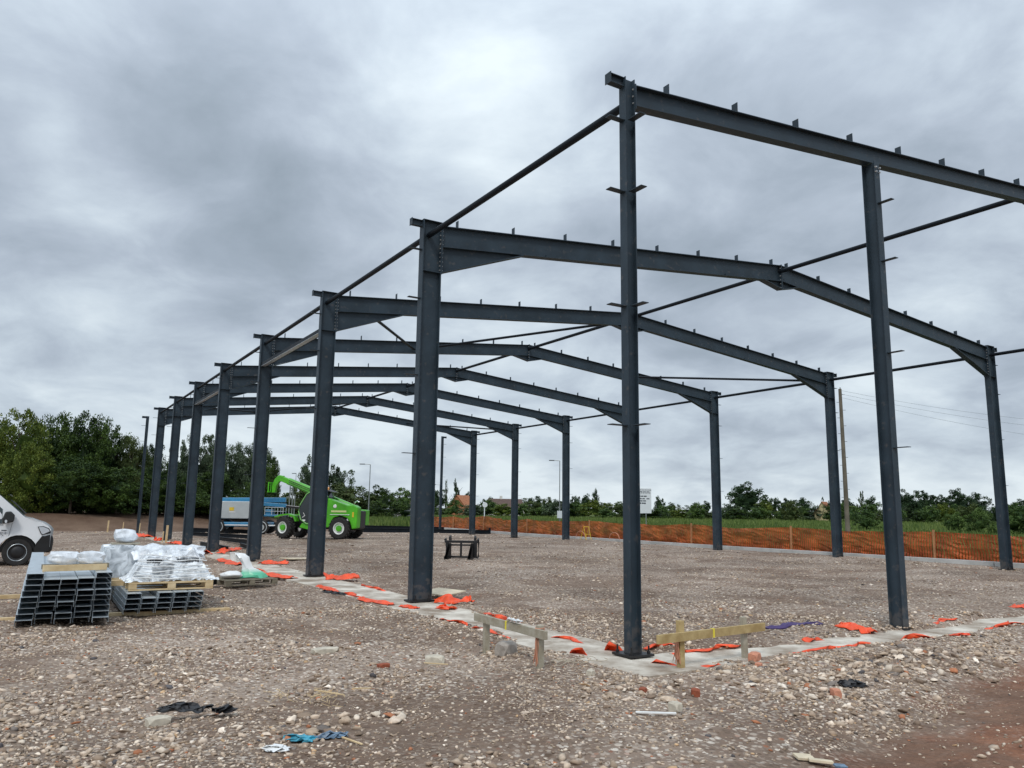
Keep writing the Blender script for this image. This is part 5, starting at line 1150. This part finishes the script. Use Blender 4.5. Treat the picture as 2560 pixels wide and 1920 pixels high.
trunk_cache = {}
def trunk_mesh(seed):
    if seed not in trunk_cache:
        r = random.Random(seed); m = MB(); pts = [(0, 0, 0), (.01, 0, .3), (.02, .01, .62), (.0, .02, .9)]; m.tube(pts, [.045, .035, .024, .008], 8)
        for _ in range(6):
            z = .3 + r.random() * .4; a = r.random() * 6.28; l_ = .2 + .15 * r.random(); m.tube([(0, 0, z), (l_ * .5 * math.cos(a), l_ * .5 * math.sin(a), z + .12), (l_ * math.cos(a), l_ * math.sin(a), z + .26)], [.018, .011, .004], 6)
        trunk_cache[seed] = m.mesh('trunk', BARK)
    return trunk_cache[seed]
def tree(u, vtop, wpx, dist, kind, label, shape='round', sz='big', name='tree', low=.06, cat='tree', group=None, seed=None, zbase=None):
    """bearing u, height to the sight line vtop, width in photo px at that distance"""
    b = D(u, dist); zb_ = hz(b.x, b.y) if zbase is None else zbase; zt_ = zat(u, vtop, dist); h_ = (zt_ - zb_)
    dep = (b - CAM).dot(FW); w_ = wpx * dep / FPX
    root = empty(name, (b.x, b.y, zb_), 0, label, cat, group)
    seed = seed or random.randint(1, 4)
    me = crown_proto(kind, shape, sz, seed)
    c = bpy.data.objects.new('crown', me); COL.objects.link(c); c.parent = root
    c.scale = (w_, w_ * random.uniform(.8, 1.0), h_ * (1 - low)); c.location = (0, 0, h_ * low); c.rotation_euler = (0, 0, random.random() * 6.28)
    if low > .01:
        t = bpy.data.objects.new('trunk', trunk_mesh(seed)); COL.objects.link(t); t.parent = root; t.scale = (h_ * .55, h_ * .55, h_ * .85); t.rotation_euler = (0, 0, random.random() * 6)
    return root
V = 1.15732
GL = 'trees behind the earth bank at left'
for (u, vt, wp, dist, kind, lab, sd_) in [
    (-60, 885, 190, 74, 'dark', 'dark green tree cut off by the left edge', 1), (30, 879, 130, 70, 'yellow', 'lighter yellow green tree behind the van, tallest at far left', 2), (105, 884, 140, 74, 'dark', 'broad dark green tree right of the yellow green one', 3),
    (60, 960, 110, 66, 'yellow', 'low yellow green shrubby tree in front of the dark ones by the van', 4), (170, 893, 140, 72, 'dark', 'dark green tree in the middle of the left clump', 4), (225, 912, 120, 75, 'dark', 'dark tree with a lower crown right of the middle one', 1), (150, 985, 150, 66, 'dark', 'dark undergrowth tree low in front of the left clump', 2), (272, 938, 110, 74, 'olive', 'olive green tree left of the rear corner column', 3),
    (315, 958, 90, 76, 'dark', 'dark tree directly behind the rear corner column', 2), (250, 1005, 150, 67, 'dark', 'low dark tree in front of the olive one', 3), (345, 1000, 90, 70, 'dark', 'small dark tree between the rear left columns', 4)]:
    tree(u * V, vt * V, wp * V, dist, kind, lab, low=.015, group=GL, seed=sd_)
for (u, vt, wp, dist, kind, lab, sd_) in [(392, 946, 80, 80, 'grey', 'grey green willow seen between the seventh and sixth left columns', 1), (440, 936, 95, 82, 'grey', 'tall grey green willow between the sixth and fifth left columns', 2), (500, 952, 90, 80, 'grey', 'grey green willow between the fifth and fourth left columns', 3),
    (455, 1010, 120, 74, 'dark', 'dark low tree in front of the willows', 1), (548, 950, 90, 82, 'grey', 'grey green willow just left of the fourth left column', 4), (580, 985, 50, 76, 'dark', 'dark narrow tree right of the fourth left column', 2), (560, 1030, 90, 72, 'dark', 'low dark tree behind the boom lift', 3), (400, 1025, 80, 72, 'dark', 'low dark tree behind the sixth left column', 4)]:
    tree(u * V, vt * V, wp * V, dist, kind, lab, low=.015, group=GL, seed=sd_)
for i in range(15):
    tree(-30 + i * 46 + (14 if i % 2 else 0), 1238 + 12 * math.sin(i * 2.1), 130, 69.5, 'dark', 'dark shrub at the foot of the trees along the top of the bank', sz='mid', low=0, name='shrub', cat='shrub', group='dark shrubs along the top of the earth bank')
GM = 'trees beyond the green telehandler'
for (u, vt, wp, dist, kind, lab, sd_) in [(662, 991, 66, 118, 'grey', 'silvery willow left of the third left column', 1), (730, 1000, 84, 120, 'grey', 'silvery willow right of the third left column', 3), (640, 1052, 90, 105, 'olive', 'olive bush under the silvery willows', 2), (745, 1040, 120, 108, 'olive', 'wide olive green bush right behind the telehandler', 3), (700, 1062, 90, 104, 'olive', 'olive bush behind the telehandler cab', 4),
    (815, 1052, 90, 125, 'dark', 'dark green tree right of the telehandler', 1), (868, 1052, 66, 132, 'hedge', 'paler green tree just left of the second left column', 2), (790, 1075, 100, 112, 'dark', 'low dark hedge tree right of the telehandler', 3), (872, 1085, 90, 112, 'dark', 'low dark hedge tree beside the second left column', 4), (610, 1075, 90, 105, 'dark', 'dark bush left of the telehandler boom', 1)]:
    tree(u * V, vt * V, wp * V, dist, kind, lab, sz='mid', low=.02, group=GM, seed=sd_)
GH = 'trees along the far hedge line'
for (u, vt, wp, dist, kind, lab, shp) in [
    (940, 1050, 50, 200, 'deep', 'spiky dark conifer right of the second left column', 'round'), (963, 1038, 10, 215, 'grey', 'thin pale poplar left of the dark poplar', 'tall'), (985, 1033, 17, 210, 'deep', 'slim dark poplar above the orange roof', 'tall'), (1010, 1066, 24, 230, 'deep', 'small dark tree right of the orange roof', 'round'), (1054, 1074, 32, 235, 'deep', 'rounded dark tree left of the white bungalow', 'round'),
    (1133, 1078, 36, 240, 'olive', 'olive tree right of the white bungalow', 'round'), (1160, 1074, 44, 235, 'deep', 'dark tree left of the slim street lamp', 'round'), (1185, 1076, 36, 240, 'olive', 'olive tree by the slim street lamp', 'round'), (1240, 1072, 26, 240, 'deep', 'small dark tree right of the lamp', 'round'), (1262, 1068, 40, 235, 'deep', 'dark tree between lamp and corner column', 'round'), (1287, 1058, 18, 232, 'deep', 'slim dark tree rising between lamp and corner column', 'round'), (1310, 1085, 50, 240, 'olive', 'pale olive tree left of the corner column', 'round'), (1340, 1085, 40, 240, 'hedge', 'green tree just left of the corner column', 'round'),
    (1425, 1072, 24, 240, 'deep', 'small round tree right of the white signboard', 'round'), (1455, 1086, 40, 250, 'olive', 'faint low tree right of the signboard', 'round'), (1495, 1088, 50, 250, 'deep', 'low dark tree left of the fourth right column', 'round'), (1525, 1084, 30, 250, 'deep', 'low dark tree at the fourth right column', 'round'),
    (1613, 1045, 102, 190, 'deep', 'big round oak right of the fourth right column', 'round'), (1672, 1076, 40, 235, 'deep', 'small tree right of the big round oak', 'round'), (1705, 1074, 46, 230, 'deep', 'dark tree two places right of the big oak', 'round'), (1738, 1078, 44, 235, 'deep', 'dark tree left of the small cream house', 'round'),
    (1778, 1071, 14, 240, 'deep', 'tiny slim poplar by the cream house', 'tall'), (1832, 1080, 40, 230, 'deep', 'dark tree left of the wooden pole', 'round'), (1862, 1062, 18, 230, 'grey', 'pale slim poplar right of the wooden pole', 'tall'), (1885, 1074, 40, 215, 'deep', 'dark tree left of the gable post', 'round'),
    (1950, 1060, 60, 185, 'deep', 'dark tree right of the gable post', 'round'), (1990, 1058, 70, 180, 'deep', 'large dark tree second right of the gable post', 'round'), (2035, 1066, 60, 185, 'deep', 'dark tree in the middle of the right clump', 'round'), (2075, 1058, 64, 180, 'deep', 'large dark tree left of the second right column', 'round'), (2112, 1066, 60, 182, 'deep', 'dark tree beside the second right column', 'round'), (2160, 1088, 50, 175, 'deep', 'dark tree right of the second right column', 'round'), (2205, 1080, 60, 170, 'deep', 'dark tree at the right edge', 'round')]:
    tree(u * V, vt * V, wp * V, dist * 1.4, kind, lab, shape=shp, sz='mid' if wp > 45 else 'small', low=.03, group=GH)
# hedge bushes in front of the far trees
for i, u in enumerate(range(930, 2260, 27)):
    if 1350 < u < 1372 : continue
    dist = 232 + 20 * math.sin(i * 1.7); vt = (1090 if u < 1300 else 1094) + 7 * math.sin(i * 2.3) + (6 if 1380 < u < 1560 else 0)
    if u < 1010: vt += 4
    tree(u * V + random.uniform(-9, 9), vt * V + random.uniform(-9, 5), random.uniform(40, 74) * V, dist, ['hedge', 'olive', 'hedge', 'grey', 'dark', 'hedge', 'yellow'][i % 7], 'green field hedge bush, number varied only by place along the hedge' if False else 'bushy green hedge shrub in the continuous field hedge', sz='small', low=0, name='hedge_shrub', cat='shrub', group='shrubs of the far field hedge')
for (u, vt, wp, dist, lab) in [(2195, 1082, 90, 75, 'bright green bush at the right edge of the picture'), (2120, 1098, 60, 78, 'low light green bush behind the second right column'), (1870, 1104, 60, 82, 'low green bush right of the wooden pole base'), (2060, 1104, 50, 90, 'low light green bush right of the gable post')]:
    tree(u * V, vt * V, wp * V, dist, 'hedge', lab, sz='mid', low=0, name='bush', cat='bush')
# grass
def grass(name, n, region, hgt, label, seed):
    r = np.random.default_rng(seed); p_ = region(r, n); n = len(p_); z = H(p_[:, 0], p_[:, 1]); a = r.random(n) * np.pi; s = .05 + .10 * r.random(n); h_ = hgt * (.4 + .9 * r.random(n)); lx, ly = r.normal(size=n) * .12, r.normal(size=n) * .12
    V_ = np.stack([np.stack([p_[:, 0] - np.cos(a) * s, p_[:, 1] - np.sin(a) * s, z - .02], 1), np.stack([p_[:, 0] + np.cos(a) * s, p_[:, 1] + np.sin(a) * s, z - .02], 1), np.stack([p_[:, 0] + lx, p_[:, 1] + ly, z + h_], 1)], 1).reshape(-1, 3)
    o = bpy.data.objects.new(name, np_mesh(name, V_, np.arange(3 * n).reshape(-1, 3), FOL['grass'])); COL.objects.link(o); return tag(o, label, 'grass', kind='stuff')
def reg1(r, n):
    y = r.uniform(2, 75, n); x = kerb_x(y) + .9 + 40 * r.random(n) ** 1.6; return np.stack([x, y], 1)
def reg2(r, n):
    p_ = np.stack([r.uniform(14, 55, n), r.uniform(62, 100, n)], 1); return p_[p_[:, 0] < 60]
grass('grass', 60000, reg1, .42, 'rough green grass behind the orange mesh fence', 91)
grass('grass', 24000, reg2, .7, 'tall rough grass beyond the far end of the plot', 92)
def reg3(r, n):
    y = r.uniform(5, 200, n); x = kerb_x(y) + 30 + 150 * r.random(n); return np.stack([x, y], 1)
grass('grass', 40000, reg3, .6, 'grass over the wide field to the right', 93)

# ------------------------------------------------------------------ poles, lamps, sign, houses, car
b = D(2117, 60); zt_ = zat(2113, 972, 60); UPo = empty('utility_pole', (b.x, b.y, 0), 0, 'tall wooden utility pole with climbing pegs right of the third right column', 'utility pole')
m = MB(); m.tube([(b.x, b.y, -.2), (b.x, b.y, zt_ * .5), (b.x - .03, b.y, zt_)], [.17, .14, .11], 14); pl = m.build('pole', POLEM, UPo, smooth=True)
for i in range(14):
    z = 3.0 + i * (zt_ - 3.4) / 13; s_ = 1 if i % 2 else -1; m = MB(); m.tube([(b.x, b.y, z), (b.x + rx.x * .30 * s_, b.y + rx.y * .30 * s_, z)], .014, 5); m.build('climbing_peg', DARK, UPo)
m = MB(); m.tube([(b.x, b.y, zt_ - .1), (b.x, b.y, zt_ + .12)], .03, 6); m.build('cap', DARK, UPo)
e_ = D(2900, 75)
for i, (dz0, dz1) in enumerate(((-.1, -2.6), (-.35, -3.2), (-.6, -4.2))):
    m = MB(); a = Vector((b.x, b.y, zt_ + dz0)); c = Vector((e_.x, e_.y, zt_ + dz1 + .4)); pts = []
    for t in np.linspace(0, 1, 14): q = a.lerp(c, float(t)); q.z -= 1.0 * 4 * t * (1 - t) * .45; pts.append(q)
    m.tube(pts, .008, 5); tag(at_base(m, 'overhead_wire', LAMPM, (a.x, a.y, a.z)), ['highest', 'middle', 'lowest'][i] + ' of three overhead wires running right from the wooden pole', 'wire', 'overhead wires from the wooden pole')
def lamp(u, vtop, dist, arm_u, label, mt=LAMPM, r0=.09, box_=False):
    b = D(u, dist); zt_ = zat(u, vtop, dist); o = empty('street_lamp', (b.x, b.y, hz(b.x, b.y)), 0, label, 'street lamp')
    z0 = hz(b.x, b.y)
    m = MB(); m.tube([(b.x, b.y, z0 - .1), (b.x, b.y, z0 + 1.6), (b.x, b.y, z0 + 1.62), (b.x, b.y, zt_)], [r0, r0, r0 * .62, r0 * .5], 10); m.build('column', mt, o, smooth=True)
    a = Vector((b.x, b.y, zt_)); c = a - rx * arm_u + Vector((0, 0, .05)); m = MB(); m.tube([a, c], r0 * .4, 6); m.build('arm', mt, o)
    m = MB(); R = Matrix.Rotation(math.atan2(rx.y, rx.x), 3, 'Z'); m.box(c - Vector((0, 0, .02)), (.6, .24, .09), R); m.build('lamp_head', LAMPD, o, bevel=.02)
    if box_: m = MB(); m.box((b.x, b.y, z0 + 1.3), (.45, .3, .8)); m.build('cabinet', WHITEM, o)
lamp(1399, 1152, 88, .9, 'slim street lamp with left pointing head near the fifth right column', box_=True)
lamp(921, 1161, 90, .9, 'slim street lamp right of the green telehandler')
lamp(1098, 1212, 120, .9, 'distant street lamp seen just right of the second left column', r0=.07)
lamp(640, 1070, 110, .6, 'distant street lamp seen beside the fourth left column', r0=.06)
lamp(735, 1184, 120, .3, 'faint street lamp behind the telehandler boom', r0=.07)
for i, (u, vt) in enumerate(((722, 1215), (729, 1218), (735, 1236))):
    b = D(u, 95); m = MB(); m.tube([(0, 0, -.2), (0, 0, zat(u, vt, 95) - hz(b.x, b.y))], .07, 8); o = m.build('flag_pole', LAMPM); o.location = (b.x, b.y, hz(b.x, b.y)); tag(o, ['leftmost', 'middle', 'rightmost and shortest'][i] + ' of three pale poles under the telehandler boom', 'pole', 'pale poles under the telehandler boom')
SGN = D(1607, 82); sz_ = (zat(1607, 1221, 82), zat(1607, 1283, 82)); SG = empty('signboard', (SGN.x, SGN.y, 0), math.atan2(rx.y, rx.x) + .12, 'white site signboard on posts partly hidden by the corner column', 'sign')
w_ = 2.5; m = MB(); m.box((-.35, 0, (sz_[0] + sz_[1]) / 2), (w_, .05, sz_[0] - sz_[1])); bd = m.build('panel', WHITEM, SG, local=True)
for x in (-1.2, .35): m = MB(); m.tube([(x, .06, -.2), (x, .06, sz_[0] - .1)], .05, 8); m.build('post', LAMPM, SG, local=True)
m = MB(); rr2 = random.Random(2)
for i, (zo, x0, x1, t) in enumerate(((.12, -1.5, .80, .05), (.30, -1.5, .6, .07), (.42, -1.5, .7, .05), (.75, -1.2, .45, .11), (1.00, -1.2, .25, .10), (1.0, .40, .62, .10), (1.22, -1.2, .30, .11), (1.45, -.9, .05, .13))):
    x = x0
    while x < x1: l_ = .10 + .22 * rr2.random(); m.box((min(x + l_ / 2, x1), -.029, sz_[0] - zo - .04), (l_, .006, t)); x += l_ + .05
m.lathe([(0, 0), (.09, 0), (.09, .006), (0, .006)], (.22, -.028, sz_[0] - 1.5), (0, -1, 0), 14)
m.build('lettering', INK, bd, local=True)
b = D(1211, 110); m = MB(); m.tube([(0, 0, -.2), (0, 0, 3.0)], .07, 6); o = empty('sign_post', (b.x, b.y, 0), 0, 'small white sign on a pale post left of the white bungalow', 'sign'); m.build('post', WHITEM, o, local=True); m = MB(); m.lathe([(0, -.03), (.35, -.03), (.35, .03), (0, .03)], (0, -.1, 2.6), (FW.x, FW.y, 0), 16); m.build('disc', WHITEM, o, local=True)
def house(u, dist, wid, dep, eave, ridge, rot, wallm, roofm, label, hip=.0, chim=True, wins=3):
    b = D(u, dist); h_ = empty('house', (b.x, b.y, 0), math.atan2(rx.y, rx.x) + rot, label, 'house')
    m = MB(); m.prism([(-dep / 2, -.3), (dep / 2, -.3), (dep / 2, eave), (0, ridge - .15), (-dep / 2, eave)], 'x', -wid / 2, wid / 2); m.build('wall', wallm, h_, local=True)
    m = MB(); o_ = .35; k = (ridge - eave) / (dep / 2); zl = eave - o_ * k
    for s_ in (-1, 1):
        p_ = [(-wid / 2 - .3, s_ * (dep / 2 + o_), zl), (wid / 2 + .3, s_ * (dep / 2 + o_), zl), (wid / 2 + .3 - hip, 0, ridge), (-wid / 2 - .3 + hip, 0, ridge)]
        m.add(p_ + [(x, y, z - .14) for x, y, z in p_], [(0, 1, 2, 3), (7, 6, 5, 4), (0, 4, 5, 1), (1, 5, 6, 2), (2, 6, 7, 3), (3, 7, 4, 0)])
    rf = m.build('roof', roofm, h_, local=True)
    if chim: m = MB(); m.box((-wid * .12, .2, ridge + .35), (.7, .7, 1.1)); m.build('chimney', RENDER if wallm is RENDER else BRICK, rf, local=True)
    for i in range(wins):
        m = MB(); x = -wid / 2 + wid * (i + .7) / (wins + .4); m.box((x, -dep / 2 - .01, eave - 1.1), (1.3, .08, 1.1)); wn = m.build('window', WHITEP, h_, local=True)
        m = MB(); m.box((x, -dep / 2 - .055, eave - 1.1), (1.1, .02, .9)); m.build('pane', GLASS, wn, local=True)
house(1156, 275, 6, 8, 3.2, zat(1160, 1238, 275), .95, BRICK, ROOFO, 'brick house with steep orange roof behind the hedge', wins=2, chim=False)
house(1262, 260, 11.0, 7, 3.0, zat(1260, 1247, 260), .35, RENDER, ROOFT, 'white bungalow with brown roof between two rear right columns')
house(2062, 245, 4.2, 4.5, 2.6, zat(2062, 1254, 245), .9, RENDY, ROOFO, 'small cream house among trees left of the wooden pole', chim=False, wins=2)
house(1020, 200, 8, 7, 3, 4.5, .1, RENDY, ROOFT, 'low grey roofed building left of the second left column', chim=False)
c_ = D(1018, 112); CR = empty('parked_car', (c_.x, c_.y, .25), math.atan2(rx.y, rx.x) + .3, 'white car roof just visible over the grass left of the second left column', 'car')
m = MB(); m.prism([(-2.0, .3), (-2.05, .85), (-1.5, .95), (-1.0, 1.42), (.5, 1.45), (1.1, .98), (1.95, .85), (2.05, .35)], 'y', -.85, .85); m.build('body', VANW, CR, local=True, bevel=.08, seg=3)
m = MB(); m.prism([(-1.25, 1.0), (-.9, 1.34), (.42, 1.36), (.86, 1.0)], 'y', -.862, .862); m.build('window', GLASS, CR, local=True)
for x in (-1.25, 1.25):
    for y in (-.8, .8): m = MB(); m.lathe([(0, -.1), (.32, -.1), (.32, .1), (0, .1)], (x, y, .32), (0, 1, 0), 20); m.build('wheel', RUBBER, CR, local=True)
